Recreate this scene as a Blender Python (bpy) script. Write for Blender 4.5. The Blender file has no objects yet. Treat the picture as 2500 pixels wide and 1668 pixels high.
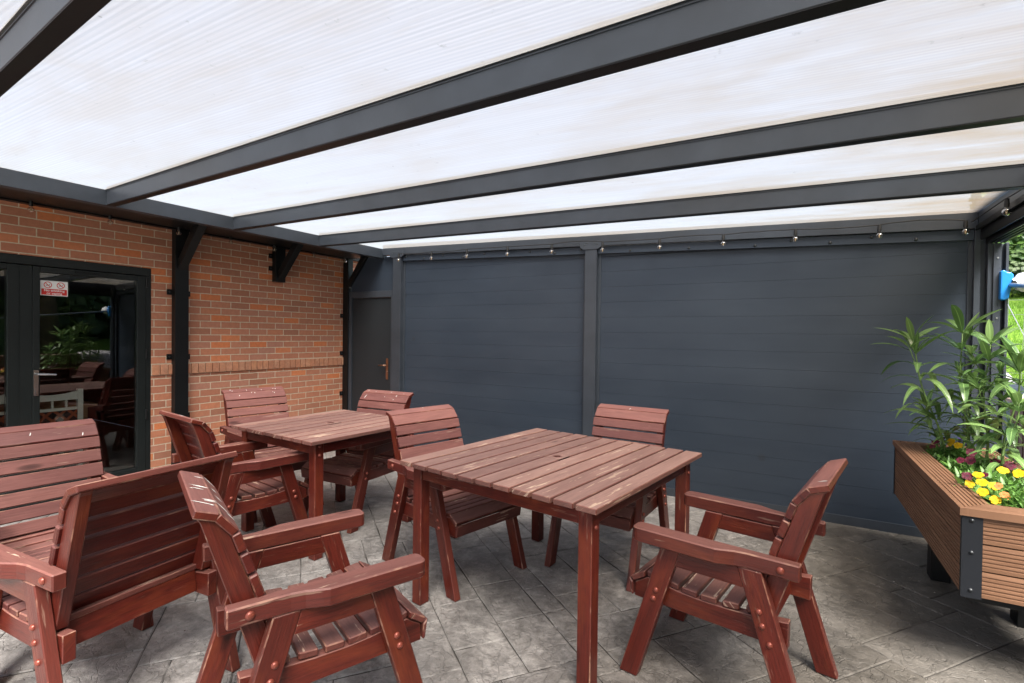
import bpy, bmesh, math, random
from mathutils import Vector, Matrix
R = math.radians
rnd = random.Random(7)
S = bpy.context.scene
COL = S.collection

# ------------------------------------------------------------------ helpers
class MB:
    """collects faces (with uv along the grain) and links them as ONE mesh"""
    def __init__(s): s.v=[]; s.f=[]; s.uv=[]; s.m=[]
    def face(s, pts, uvs=None, m=0):
        i=len(s.v); s.v+=[tuple(p) for p in pts]; s.f.append(tuple(range(i,i+len(pts))))
        s.uv.append(uvs or [(0,0)]*len(pts)); s.m.append(m)
    def solid(s, verts, faces, grain=(1,0,0), m=0):
        """shared-vertex solid; uv u = along grain"""
        g=Vector(grain).normalized(); i=len(s.v); V=[Vector(p) for p in verts]
        s.v+=[tuple(p) for p in V]; ou,ov=rnd.uniform(0,50),rnd.uniform(0,50)
        for f in faces:
            a,b,c=V[f[0]],V[f[1]],V[f[2]]; n=(b-a).cross(c-a)
            if n.length<1e-12 and len(f)>3: n=(c-a).cross(V[f[3]]-a)
            if n.length<1e-12: n=Vector((0,0,1))
            n.normalize()
            if abs(n.dot(g))>.8:
                t=n.orthogonal().normalized(); w=n.cross(t)
                uv=[((V[k].dot(t))*.35+ou,V[k].dot(w)+ov) for k in f]
            else:
                w=g.cross(n).normalized(); uv=[(V[k].dot(g)+ou,V[k].dot(w)+ov) for k in f]
            s.f.append(tuple(i+k for k in f)); s.uv.append(uv); s.m.append(m)
    def box(s, c0, c1, grain=None, m=0, M=None):
        x0,y0,z0=[min(a,b) for a,b in zip(c0,c1)]; x1,y1,z1=[max(a,b) for a,b in zip(c0,c1)]
        v=[(x0,y0,z0),(x1,y0,z0),(x1,y1,z0),(x0,y1,z0),(x0,y0,z1),(x1,y0,z1),(x1,y1,z1),(x0,y1,z1)]
        if grain is None:
            d=(x1-x0,y1-y0,z1-z0); k=d.index(max(d)); grain=[(1,0,0),(0,1,0),(0,0,1)][k]
        if M: v=[M@Vector(p) for p in v]; grain=M.to_3x3()@Vector(grain)
        s.solid(v,[(0,3,2,1),(4,5,6,7),(0,1,5,4),(1,2,6,5),(2,3,7,6),(3,0,4,7)],grain,m)
    def prism(s, poly, fn, a0, a1, grain, m=0):
        """poly 2d, fn(u,v,a)->3d"""
        n=len(poly)
        v=[fn(u,w,a0) for u,w in poly]+[fn(u,w,a1) for u,w in poly]
        c=Vector((0,0,0))
        for q in v: c+=Vector(q)
        c/=len(v)
        fs=[tuple(range(n)),tuple(range(2*n-1,n-1,-1))]+[(k,k+n,(k+1)%n+n,(k+1)%n) for k in range(n)]
        V=[Vector(q) for q in v]
        a,b,d=V[0],V[1],V[2]; nn=(b-a).cross(d-a)
        # orientation: signed area based
        area=sum(poly[k][0]*poly[(k+1)%n][1]-poly[(k+1)%n][0]*poly[k][1] for k in range(n))
        e0=Vector(fn(1,0,0))-Vector(fn(0,0,0)); e1=Vector(fn(0,1,0))-Vector(fn(0,0,0)); N=e0.cross(e1)*(1 if area>0 else -1)
        D=Vector(fn(0,0,a1))-Vector(fn(0,0,a0))
        if N.dot(D)>0: fs=[tuple(reversed(f)) for f in fs]
        s.solid(v,fs,grain,m)
    def bar(s, p0, p1, w, h, up=(0,0,1), m=0):
        p0,p1=Vector(p0),Vector(p1); d=(p1-p0).normalized(); sd=d.cross(Vector(up)).normalized(); u=sd.cross(d)
        v=[]
        for P in (p0,p1):
            for a,b in ((-1,-1),(1,-1),(1,1),(-1,1)): v.append(P+sd*a*w/2+u*b*h/2)
        s.solid(v,[(0,1,2,3),(7,6,5,4),(0,4,5,1),(1,5,6,2),(2,6,7,3),(3,7,4,0)],d,m)
    def tube(s, pts, r, n=8, m=0, caps=True):
        pts=[Vector(p) for p in pts]; rs=r if isinstance(r,(list,tuple)) else [r]*len(pts); rings=[]; base=len(s.v)
        ref=None
        for i,P in enumerate(pts):
            d=(pts[min(i+1,len(pts)-1)]-pts[max(i-1,0)]).normalized()
            if ref is None: ref=d.orthogonal().normalized()
            a=(ref-d*ref.dot(d)).normalized(); ref=a; b=d.cross(a)
            rings.append([P+(a*math.cos(2*math.pi*k/n)+b*math.sin(2*math.pi*k/n))*rs[i] for k in range(n)])
        for ring in rings: s.v+=[tuple(q) for q in ring]
        L=0
        for i in range(len(rings)-1):
            for k in range(n):
                k2=(k+1)%n; s.f.append((base+i*n+k,base+i*n+k2,base+(i+1)*n+k2,base+(i+1)*n+k))
                s.uv.append([(L,k/n),(L,(k+1)/n),(L+.1,(k+1)/n),(L+.1,k/n)]); s.m.append(m)
            L+=.1
        if caps:
            s.f.append(tuple(base+k for k in range(n-1,-1,-1))); s.uv.append([(0,0)]*n); s.m.append(m)
            s.f.append(tuple(base+(len(rings)-1)*n+k for k in range(n))); s.uv.append([(0,0)]*n); s.m.append(m)
    def lathe(s, prof, M=None, n=16, m=0):
        base=len(s.v); M=M or Matrix()
        for r,z in prof:
            for k in range(n):
                a=2*math.pi*k/n; s.v.append(tuple(M@Vector((r*math.cos(a),r*math.sin(a),z))))
        for i in range(len(prof)-1):
            for k in range(n):
                k2=(k+1)%n; s.f.append((base+i*n+k,base+i*n+k2,base+(i+1)*n+k2,base+(i+1)*n+k)); s.uv.append([(0,0)]*4); s.m.append(m)
    def mesh(s, name, mats):
        me=bpy.data.meshes.new(name); me.from_pydata(s.v,[],s.f)
        ul=me.uv_layers.new(name='UVMap'); k=0
        flat=[]
        for uv in s.uv:
            for q in uv: flat+=[q[0],q[1]]
        ul.data.foreach_set('uv',flat)
        me.polygons.foreach_set('material_index',s.m)
        for mt in (mats if isinstance(mats,(list,tuple)) else [mats]): me.materials.append(mt)
        me.validate(); me.update()
        return me
    def build(s, name, mats, parent=None, bevel=0, smooth=False, edge=None):
        me=s.mesh(name,mats); o=bpy.data.objects.new(name,me); COL.objects.link(o)
        if parent: o.parent=parent
        if bevel:
            b=o.modifiers.new('Bevel','BEVEL'); b.width=bevel; b.segments=2; b.limit_method='ANGLE'; b.angle_limit=R(35)
            if edge is not None: b.material=edge; b.segments=1
        if smooth: me.polygons.foreach_set('use_smooth',[True]*len(me.polygons))
        return o

def tag(o,label=None,cat=None,group=None,kind=None):
    if label: o['label']=label
    if cat: o['category']=cat
    if group: o['group']=group
    if kind: o['kind']=kind
    return o
def empty(name,loc=(0,0,0),rz=0,**k):
    o=bpy.data.objects.new(name,None); o.empty_display_size=.1; COL.objects.link(o)
    o.location=loc; o.rotation_euler=(0,0,rz); tag(o,**k); return o
def copy_tree(o,parent=None):
    c=o.copy(); COL.objects.link(c); c.parent=parent
    for ch in list(o.children): copy_tree(ch,c)
    return c

# ------------------------------------------------------------------ materials
class NT:
    def __init__(s,name):
        s.mat=bpy.data.materials.new(name); s.mat.use_nodes=True; s.t=s.mat.node_tree; s.t.nodes.clear()
        s.out=s.n('ShaderNodeOutputMaterial')
    def n(s,ty,**kw):
        nd=s.t.nodes.new(ty)
        for k,v in kw.items(): setattr(nd,k,v)
        return nd
    def l(s,a,b): s.t.links.new(a,b)
    def val(s,sock,v):
        if hasattr(v,'is_output') or isinstance(v,bpy.types.NodeSocket): s.l(v,sock)
        else: sock.default_value=v
    def math(s,op,a,b=0.0,c=None,clamp=False):
        m=s.n('ShaderNodeMath',operation=op); m.use_clamp=clamp; s.val(m.inputs[0],a); s.val(m.inputs[1],b)
        if c is not None: s.val(m.inputs[2],c)
        return m.outputs[0]
    def mix(s,f,a,b,mode='MIX'):
        m=s.n('ShaderNodeMix',data_type='RGBA',blend_type=mode); s.val(m.inputs[0],f)
        s.val(m.inputs[6],a if not isinstance(a,tuple) else (*a,1)[:4]); s.val(m.inputs[7],b if not isinstance(b,tuple) else (*b,1)[:4]); return m.outputs[2]
    def ramp(s,f,stops,interp='LINEAR'):
        r=s.n('ShaderNodeValToRGB'); r.color_ramp.interpolation=interp; s.val(r.inputs[0],f); e=r.color_ramp.elements
        while len(e)<len(stops): e.new(.5)
        for k,(p,c) in enumerate(stops):
            e[k].position=p; e[k].color=(*c,1) if isinstance(c,tuple) else (c,c,c,1)
        return r.outputs[0]
    def noise(s,vec,scale=5,detail=4,rough=.55,dist=0,out=0,w=None):
        n=s.n('ShaderNodeTexNoise'); n.inputs['Scale'].default_value=scale; n.inputs['Detail'].default_value=detail
        n.inputs['Roughness'].default_value=rough; n.inputs['Distortion'].default_value=dist
        if vec is not None: s.l(vec,n.inputs['Vector'])
        return n.outputs[out]
    def mapping(s,vec,scale=(1,1,1),loc=(0,0,0),rot=(0,0,0)):
        m=s.n('ShaderNodeMapping'); s.l(vec,m.inputs['Vector']); m.inputs['Scale'].default_value=scale; m.inputs['Location'].default_value=loc; m.inputs['Rotation'].default_value=rot; return m.outputs[0]
    def tc(s,k='Object'): return s.n('ShaderNodeTexCoord').outputs[k]
    def bump(s,h,strength=.3,dist=.01,normal=None):
        b=s.n('ShaderNodeBump'); b.inputs['Strength'].default_value=strength; b.inputs['Distance'].default_value=dist; s.l(h,b.inputs['Height'])
        if normal is not None: s.l(normal,b.inputs['Normal'])
        return b.outputs[0]
    def bsdf(s,col,rough=.5,metal=0,normal=None,spec=.5,**kw):
        b=s.n('ShaderNodeBsdfPrincipled'); s.val(b.inputs['Base Color'],col if not isinstance(col,tuple) else (*col,1)); s.val(b.inputs['Roughness'],rough)
        b.inputs['Metallic'].default_value=metal; b.inputs['Specular IOR Level'].default_value=spec
        if normal is not None: s.l(normal,b.inputs['Normal'])
        for k,v in kw.items(): s.val(b.inputs[k],v)
        return b.outputs[0]
    def done(s,sh): s.l(sh,s.out.inputs[0]); return s.mat

def sep(t,vec):
    n=t.n('ShaderNodeSeparateXYZ'); t.l(vec,n.inputs[0]); return n.outputs
def comb(t,x,y,z=0.0):
    n=t.n('ShaderNodeCombineXYZ'); t.val(n.inputs[0],x); t.val(n.inputs[1],y); t.val(n.inputs[2],z); return n.outputs[0]

def wood_mat(name, fresh=(.112,.0165,.0115), dark=(.022,.0055,.0045), faded=(.29,.135,.115), fbase=0.0, ftop=.8, wear=.5, edge=False, frontal=False):
    t=NT(name); uv=t.n('ShaderNodeUVMap').outputs[0]
    oi=t.n('ShaderNodeObjectInfo').outputs['Random']
    g1=t.noise(t.mapping(uv,(2.2,22,1)),1.0,6,.68,.3)
    g2=t.noise(t.mapping(uv,(7,150,1)),1.0,3,.6)
    big=t.noise(t.mapping(uv,(2.2,6,1),(3,1,0)),1.0,4,.65)
    # knots: sparse dark rings
    vo=t.n('ShaderNodeTexVoronoi'); t.l(t.mapping(uv,(2.6,9,1)),vo.inputs['Vector']); vo.inputs['Scale'].default_value=1.0
    knot=t.ramp(vo.outputs['Distance'],[(0,1.0),(.10,.75),(.17,0.0)])
    vc=t.n('ShaderNodeSeparateColor'); t.l(vo.outputs['Color'],vc.inputs[0]); knot=t.math('MULTIPLY',knot,t.math('GREATER_THAN',vc.outputs[0],.6))
    fr=t.mix(t.ramp(g1,[(.30,0.0),(.64,1.0)]),tuple(.5*(a_+b_) for a_,b_ in zip(dark,fresh)),fresh)
    fr=t.mix(t.math('MULTIPLY',t.ramp(g2,[(.5,0.0),(.7,1.0)]),.5),fr,dark)
    fr=t.mix(t.math('MULTIPLY',t.ramp(big,[(.5,0.0),(.75,1.0)]),.55),fr,(.23,.048,.018))
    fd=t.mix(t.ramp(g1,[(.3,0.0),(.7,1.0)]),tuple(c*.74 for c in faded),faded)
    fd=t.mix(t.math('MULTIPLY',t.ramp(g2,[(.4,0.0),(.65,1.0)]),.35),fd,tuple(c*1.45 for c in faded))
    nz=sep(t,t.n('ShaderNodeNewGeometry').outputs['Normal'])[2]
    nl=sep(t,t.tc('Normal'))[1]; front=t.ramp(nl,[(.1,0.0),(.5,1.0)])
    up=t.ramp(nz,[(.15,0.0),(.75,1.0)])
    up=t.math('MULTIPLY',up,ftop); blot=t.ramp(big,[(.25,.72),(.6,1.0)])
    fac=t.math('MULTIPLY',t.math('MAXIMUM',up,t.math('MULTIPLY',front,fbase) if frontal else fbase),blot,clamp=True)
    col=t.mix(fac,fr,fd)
    col=t.mix(t.math('MULTIPLY',knot,.8),col,tuple(c*.8 for c in dark))
    # scuffs down to bare timber, mostly where weathered
    sc=t.noise(t.mapping(uv,(5,48,1),(9,4,0)),1.0,3,.65); big2=t.noise(t.mapping(uv,(1.1,4,1),(5,9,0)),1.0,2,.5)
    th=t.math('SUBTRACT',sc,t.math('MULTIPLY',t.math('SUBTRACT',.62,big2),.55))
    scm=t.ramp(th,[(.655-.085*wear,0.0),(.70-.085*wear,1.0)])
    scm=t.math('MULTIPLY',t.math('MULTIPLY',scm,wear),t.math('ADD',.25,fac),clamp=True)
    col=t.mix(scm,col,(.52,.37,.28))
    if edge: col=t.mix(t.ramp(t.noise(t.mapping(uv,(7,12,1)),1.0,3,.7),[(.52,0.0),(.70,.75)]),col,(.42,.25,.17))
    isl=t.n('ShaderNodeNewGeometry').outputs['Random Per Island']
    h=t.n('ShaderNodeHueSaturation'); t.l(col,h.inputs['Color']); t.val(h.inputs['Value'],t.math('MULTIPLY',t.math('ADD',.74,t.math('MULTIPLY',oi,.32)),t.math('ADD',.80,t.math('MULTIPLY',isl,.36)))); t.val(h.inputs['Hue'],t.math('ADD',.496,t.math('MULTIPLY',isl,.007))); h.inputs['Saturation'].default_value=1.0
    hgt=t.math('ADD',t.math('MULTIPLY',g2,.5),t.math('MULTIPLY',g1,.8))
    rough=t.math('ADD',.30,t.math('MULTIPLY',fac,.34))
    return t.done(t.bsdf(h.outputs[0],rough,0,t.bump(hgt,.45,.005),.32))

M={}
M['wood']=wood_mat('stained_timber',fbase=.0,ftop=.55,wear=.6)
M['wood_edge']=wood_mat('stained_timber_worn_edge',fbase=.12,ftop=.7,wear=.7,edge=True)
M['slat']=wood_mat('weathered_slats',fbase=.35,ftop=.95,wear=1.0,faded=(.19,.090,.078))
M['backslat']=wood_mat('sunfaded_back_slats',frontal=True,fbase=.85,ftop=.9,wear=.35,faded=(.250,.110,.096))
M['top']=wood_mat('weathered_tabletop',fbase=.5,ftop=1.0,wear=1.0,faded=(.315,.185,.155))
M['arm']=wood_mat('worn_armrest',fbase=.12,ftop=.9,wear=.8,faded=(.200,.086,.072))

def simple(name,col,rough=.5,metal=0,nscale=0,namt=.15,bumps=0,bscale=60,spec=.5,vec='Object',**kw):
    t=NT(name); v=t.tc(vec); c=col; nrm=None
    if nscale:
        n=t.noise(v,nscale,4,.6); c=t.mix(t.ramp(n,[(.3,0.0),(.7,1.0)]),tuple(x*(1-namt) for x in col),tuple(min(1,x*(1+namt)) for x in col))
    if bumps: nrm=t.bump(t.noise(v,bscale,3,.6),bumps,.004)
    return t.done(t.bsdf(c,rough,metal,nrm,spec,**kw))

M['frame']=simple('anthracite_metal',(.040,.048,.060),.40,0,3,.16,.05,200,spec=.38)
M['panel']=None
M['black']=simple('black_painted_steel',(.006,.0065,.007),.42,0,4,.2,.08,150,spec=.3)
M['pvc']=simple('dark_door_frame',(.012,.015,.015),.38,0,3,.15,spec=.3)
M['bolt']=simple('reddish_bolt_head',(.24,.06,.04),.32,.35,20,.2)
M['nut']=simple('dark_bolt_head',(.05,.055,.06),.35,.5)
M['chrome']=simple('satin_metal',(.55,.55,.55),.25,1.0)
M['bronze']=simple('bronze_handle',(.36,.20,.13),.3,.9)
M['drop']=simple('white_dropping',(.72,.72,.68),.7)
M['hole']=simple('dark_hole',(.008,.006,.005),.9)
M['holerim']=simple('hole_rim',(.10,.02,.015),.5)
M['soil']=simple('potting_soil',(.035,.024,.016),.95,0,30,.4,.8,60)
M['blue']=simple('blue_plastic',(.015,.22,.62),.35)
M['whitecloth']=simple('white_rag',(.75,.76,.78),.9,0,20,.12,.4,60)
M['greypipe']=simple('grey_pole',(.30,.33,.38),.35,.4)
M['cable']=simple('black_cable',(.01,.01,.01),.5)
M['cream']=simple('cream_painted_wood',(.86,.87,.78),.45)
M['picket']=simple('brown_fence_wood',(.10,.045,.028),.75,0,12,.3,.4,40)
M['fencerail']=simple('pale_fence_rail',(.30,.21,.16),.7,0,12,.3,.4,40)
M['oak']=simple('oak_tabletop',(.32,.20,.09),.4,0,6,.2)
M['wire']=simple('galvanised_wire',(.42,.44,.45),.4,.7)
M['signwhite']=simple('sign_white',(.80,.80,.78),.35)
M['signred']=simple('sign_red',(.62,.025,.02),.35)
M['signblack']=simple('sign_black',(.03,.03,.03),.5)
M['trunk']=simple('tree_bark',(.10,.07,.045),.9,0,8,.4,.8,18)

def panel_mat():
    t=NT('anthracite_boarding'); v=t.tc('Object')
    n=t.noise(t.mapping(v,(.7,.7,2.5)),1.2,3,.55); n2=t.noise(v,7,4,.6)
    c=t.mix(t.ramp(n,[(.3,0.0),(.7,1.0)]),(.027,.038,.055),(.038,.051,.070))
    # a few smudges / knocks on the paint
    vo=t.n('ShaderNodeTexVoronoi'); t.l(v,vo.inputs['Vector']); vo.inputs['Scale'].default_value=1.9
    k=t.math('ADD',vo.outputs['Distance'],t.math('MULTIPLY',t.noise(v,30,2,.5),.02))
    c=t.mix(t.ramp(k,[(.055,.6),(.085,0.0)]),c,(.028,.033,.040))
    r=t.math('ADD',.36,t.math('MULTIPLY',n2,.18))
    return t.done(t.bsdf(c,r,0,t.bump(t.noise(v,260,2,.5),.06,.003),.3))
M['panel']=panel_mat()
M['doorleaf']=simple('dark_door_leaf',(.020,.024,.028),.5,0,2,.1,spec=.25)

def brick_mat(name='red_brickwork'):
    t=NT(name); v=t.tc('Object'); x,y,z=sep(t,v)
    # wall in the YZ plane
    wob=t.noise(v,9,2,.5); 
    zz=t.math('ADD',z,t.math('MULTIPLY',t.math('SUBTRACT',wob,.5),.004))
    b=t.n('ShaderNodeTexBrick'); t.l(comb(t,t.math('ADD',y,22.5),t.math('ADD',zz,15.0-1.212-0.005+.0)),b.inputs['Vector'])
    b.offset=.5; b.offset_frequency=2; b.squash=1.0
    b.inputs['Color1'].default_value=(0,0,0,1); b.inputs['Color2'].default_value=(1,1,1,1); b.inputs['Mortar'].default_value=(.5,.5,.5,1)
    b.inputs['Scale'].default_value=1.0; b.inputs['Mortar Size'].default_value=.0048; b.inputs['Mortar Smooth'].default_value=.15
    b.inputs['Bias'].default_value=0.0; b.inputs['Brick Width'].default_value=.225; b.inputs['Row Height'].default_value=.075
    col=t.ramp(b.outputs['Color'],[(0.0,(.30,.135,.09)),(.18,(.43,.185,.115)),(.4,(.37,.155,.10)),(.62,(.46,.19,.11)),(.85,(.38,.185,.135)),(.93,(.56,.19,.08)),(1.0,(.53,.17,.07))])
    n1=t.noise(v,26,5,.65); n2=t.noise(v,150,3,.6); n3=t.noise(v,1.3,3,.5)
    col=t.mix(t.ramp(n1,[(.3,.28),(.7,0.0)]),col,(.15,.07,.05))
    col=t.mix(t.ramp(n2,[(.6,0.0),(.72,.5)]),col,(.45,.30,.22))
    col=t.mix(t.math('MULTIPLY',t.ramp(n3,[(.45,0.0),(.7,1.0)]),.18),col,(.42,.22,.15))
    mort=t.mix(t.ramp(n1,[(.3,0.0),(.7,1.0)]),(.40,.33,.25),(.56,.48,.38))
    f=b.outputs['Fac']; col=t.mix(f,col,mort)
    h=t.math('SUBTRACT',t.math('MULTIPLY',t.math('ADD',n2,n1),.12),t.math('MULTIPLY',f,.9))
    return t.done(t.bsdf(t.mix(1.0,col,(1.22,1.18,1.12),'MULTIPLY'),.88,0,t.bump(h,.8,.006),.2))
M['brick']=brick_mat()
def loose_brick():
    t=NT('course_brick'); v=t.tc('Object'); u=t.n('ShaderNodeUVMap').outputs[0]
    w=t.n('ShaderNodeTexWhiteNoise',noise_dimensions='2D'); t.l(u,w.inputs['Vector'])
    col=t.ramp(w.outputs['Value'],[(0.0,(.44,.21,.13)),(.3,(.56,.29,.18)),(.6,(.50,.21,.12)),(.9,(.60,.28,.15)),(1.0,(.64,.38,.25))])
    n1=t.noise(v,30,4,.65); col=t.mix(t.ramp(n1,[(.35,.4),(.65,0.0)]),col,(.24,.11,.07))
    return t.done(t.bsdf(col,.9,0,t.bump(t.noise(v,120,4,.6),.6,.005),.25))
M['brick2']=loose_brick()
M['mortar']=simple('mortar',(.52,.44,.34),.95,0,25,.2,.4,120)

def stone_mat():
    t=NT('stamped_concrete'); v=t.tc('Object'); at=t.n('ShaderNodeAttribute'); at.attribute_name='tone'; tone=at.outputs['Fac']
    n1=t.noise(v,5.0,7,.72,.2); n2=t.noise(v,21,6,.74,.2); n3=t.noise(v,55,3,.6); big=t.noise(v,.55,2,.5)
    f=t.math('ADD',t.math('MULTIPLY',n1,.55),t.math('MULTIPLY',n2,.45))
    col=t.ramp(f,[(.36,(.120,.113,.107)),(.46,(.195,.185,.176)),(.54,(.278,.265,.253)),(.63,(.39,.373,.355))])
    # brownish weathering towards the garden side, darkened further to paint in the shade there
    x,y,z=sep(t,v)
    br=t.math('MULTIPLY',t.ramp(t.math('ADD',t.math('MULTIPLY',t.math('SUBTRACT',x,4.8),.85),t.math('MULTIPLY',t.math('SUBTRACT',big,.5),1.2)),[(0.0,0.0),(.9,1.0)]),.88)
    col=t.mix(br,col,t.mix(t.ramp(f,[(.36,0.0),(.66,1.0)]),(.045,.040,.031),(.150,.134,.110)))
    col=t.mix(t.ramp(tone,[(0,.16),(.5,0.0)]),col,(.075,.070,.070))
    col=t.mix(t.ramp(tone,[(.6,0.0),(1.0,.12)]),col,(.34,.325,.31))
    col=t.mix(t.ramp(n3,[(.68,0.0),(.74,.55)]),col,(.42,.41,.38))
    col=t.mix(t.ramp(n3,[(.30,.6),(.36,0.0)]),col,(.06,.055,.05))
    # slate-like relief
    r=t.noise(v,12,8,.72,.4); rd=t.n('ShaderNodeTexVoronoi',feature='DISTANCE_TO_EDGE'); rd.inputs['Scale'].default_value=6.5
    vv=t.n('ShaderNodeVectorMath',operation='ADD'); t.l(v,vv.inputs[0]); nn=t.n('ShaderNodeTexNoise'); nn.inputs['Scale'].default_value=3.0; nn.inputs['Detail'].default_value=4; t.l(v,nn.inputs['Vector']); t.l(nn.outputs['Color'],vv.inputs[1]); t.l(vv.outputs[0],rd.inputs['Vector'])
    edge=t.ramp(rd.outputs['Distance'],[(0.0,0.0),(.035,1.0)])
    h=t.math('ADD',t.math('MULTIPLY',r,1.3),t.math('ADD',t.math('MULTIPLY',edge,.35),t.math('MULTIPLY',n3,.10)))
    rough=t.ramp(n2,[(.35,.40),(.65,.62)])
    return t.done(t.bsdf(col,rough,0,t.bump(h,.75,.016),.45))
M['stone']=stone_mat()
M['paving']=simple('outer_paving',(.34,.33,.31),.8,0,1.5,.15)
M['joint']=simple('joint_dirt',(.050,.046,.041),.9,0,8,.5,.5,80)

def poly_mat():
    t=NT('multiwall_polycarbonate'); v=t.tc('Object'); x,y,z=sep(t,v)
    s1=t.noise(comb(t,t.math('MULTIPLY',x,.05),t.math('MULTIPLY',y,80.0)),1.0,4,.7)
    s2=t.math('MULTIPLY',t.math('SINE',t.math('MULTIPLY',y,2*math.pi/.021)),.5)
    dirt=t.noise(t.mapping(v,(.8,2.6,1)),1.3,6,.68,.3); dirt2=t.noise(v,14,4,.7); dirt3=t.noise(t.mapping(v,(.5,5,1),(4,0,0)),1.6,5,.7)
    col=t.mix(t.ramp(s1,[(.35,0.0),(.65,1.0)]),(.80,.80,.80),(.99,.985,.975))
    col=t.mix(t.math('MULTIPLY',t.math('ADD',s2,.5),.42),col,(.60,.62,.65))
    xm=t.ramp(x,[(0.0,.25),(.55,.35),(1.0,1.0)]) 
    xr=t.n('ShaderNodeMapRange'); t.l(x,xr.inputs[0]); xr.inputs[1].default_value=4.0; xr.inputs[2].default_value=6.8; xr.inputs[3].default_value=.45; xr.inputs[4].default_value=1.0
    d=t.math('MULTIPLY',t.ramp(dirt,[(.44,0.0),(.66,1.0)]),xr.outputs[0]); 
    col=t.mix(t.math('MULTIPLY',d,.85),col,(.70,.60,.48))
    xr2=t.n('ShaderNodeMapRange'); t.l(x,xr2.inputs[0]); xr2.inputs[1].default_value=5.6; xr2.inputs[2].default_value=6.8; xr2.inputs[3].default_value=0.0; xr2.inputs[4].default_value=1.0
    col=t.mix(t.math('MULTIPLY',t.math('MULTIPLY',xr2.outputs[0],t.ramp(dirt3,[(.35,0.0),(.65,1.0)])),.8),col,(.66,.47,.28))
    col=t.mix(t.ramp(dirt2,[(.66,0.0),(.74,.6)]),col,(.36,.34,.30))
    sp=t.n('ShaderNodeTexVoronoi'); sp.inputs['Scale'].default_value=5.5; t.l(v,sp.inputs['Vector'])
    sc_=t.n('ShaderNodeSeparateColor'); t.l(sp.outputs['Color'],sc_.inputs[0])
    spm=t.math('MULTIPLY',t.math('LESS_THAN',t.math('ADD',sp.outputs['Distance'],t.math('MULTIPLY',t.noise(v,60,2,.5),.05)),.062),t.math('GREATER_THAN',sc_.outputs[0],.55))
    col=t.mix(t.math('MULTIPLY',spm,.55),col,(.22,.19,.15))
    tr=t.n('ShaderNodeBsdfTranslucent'); t.l(t.mix(1.0,col,(.275,.267,.252),'MULTIPLY'),tr.inputs[0])
    tp=t.n('ShaderNodeBsdfTransparent'); t.l(t.mix(.0,col,(.9,.9,.9)),tp.inputs[0])
    df=t.n('ShaderNodeBsdfDiffuse'); df.inputs[0].default_value=(.75,.76,.78,1)
    a=t.n('ShaderNodeMixShader'); a.inputs[0].default_value=POLY_T; t.l(tr.outputs[0],a.inputs[1]); t.l(tp.outputs[0],a.inputs[2])
    b=t.n('ShaderNodeMixShader'); b.inputs[0].default_value=.12; t.l(a.outputs[0],b.inputs[1]); t.l(df.outputs[0],b.inputs[2])
    return t.done(b.outputs[0])
POLY_T=.46
M['poly']=poly_mat()

def glass_mat(name='window_glass',tint=(.93,.95,.94),k=1.5):
    t=NT(name); tp=t.n('ShaderNodeBsdfTransparent'); tp.inputs[0].default_value=(*tint,1)
    gl=t.n('ShaderNodeBsdfGlossy'); gl.inputs['Roughness'].default_value=0.0; gl.inputs[0].default_value=(1,1,1,1)
    fr=t.n('ShaderNodeFresnel'); fr.inputs[0].default_value=1.52
    m=t.n('ShaderNodeMixShader'); t.l(t.math('MULTIPLY',fr.outputs[0],k,clamp=True),m.inputs[0]); t.l(tp.outputs[0],m.inputs[1]); t.l(gl.outputs[0],m.inputs[2])
    return t.done(m.outputs[0])
M['glass']=glass_mat()
M['bulb']=glass_mat('bulb_glass',(.93,.92,.90),.5)
M['filament']=simple('bulb_core',(.42,.32,.2),.4)

def deck_mat():
    t=NT('brown_composite_decking'); uv=t.n('ShaderNodeUVMap').outputs[0]
    n=t.noise(t.mapping(uv,(2,30,1)),1.0,4,.6); n2=t.noise(t.mapping(uv,(30,60,1)),1.0,3,.6)
    c=t.mix(t.ramp(n,[(.3,0.0),(.7,1.0)]),(.155,.078,.043),(.23,.122,.070)); c=t.mix(t.ramp(n2,[(.62,0.0),(.75,.4)]),c,(.36,.22,.16))
    return t.done(t.bsdf(c,.62,0,t.bump(n2,.25,.003),.3))
M['deck']=deck_mat()
def leaf_mat(name,c1,c2,rough=.38,trans=.25):
    t=NT(name); uv=t.n('ShaderNodeUVMap').outputs[0]; u=sep(t,uv)
    w=t.n('ShaderNodeTexWhiteNoise',noise_dimensions='1D'); t.l(t.math('FLOOR',u[0]),w.inputs['W'])
    c=t.mix(w.outputs['Value'],c1,c2); vein=t.ramp(t.math('ABSOLUTE',t.math('SUBTRACT',u[1],.5)),[(.015,.55),(.05,0.0)])
    c=t.mix(vein,c,tuple(min(1,x*2.3+.03) for x in c2))
    b=t.bsdf(c,rough,0,None,.5); tr=t.n('ShaderNodeBsdfTranslucent'); t.l(c,tr.inputs[0]); m=t.n('ShaderNodeMixShader'); m.inputs[0].default_value=trans
    t.l(b,m.inputs[1]); t.l(tr.outputs[0],m.inputs[2]); return t.done(m.outputs[0])
M['leaf']=leaf_mat('oleander_leaf',(.080,.165,.050),(.21,.33,.105),.30)
M['pleaf']=leaf_mat('pansy_leaf',(.07,.17,.03),(.13,.27,.05),.45)
M['ivy']=leaf_mat('ivy_leaf',(.03,.085,.018),(.14,.28,.04),.4)
M['tree']=leaf_mat('tree_leaf',(.03,.07,.02),(.09,.15,.035),.5)
M['stem']=simple('green_stem',(.12,.20,.05),.5,0,20,.3)
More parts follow.
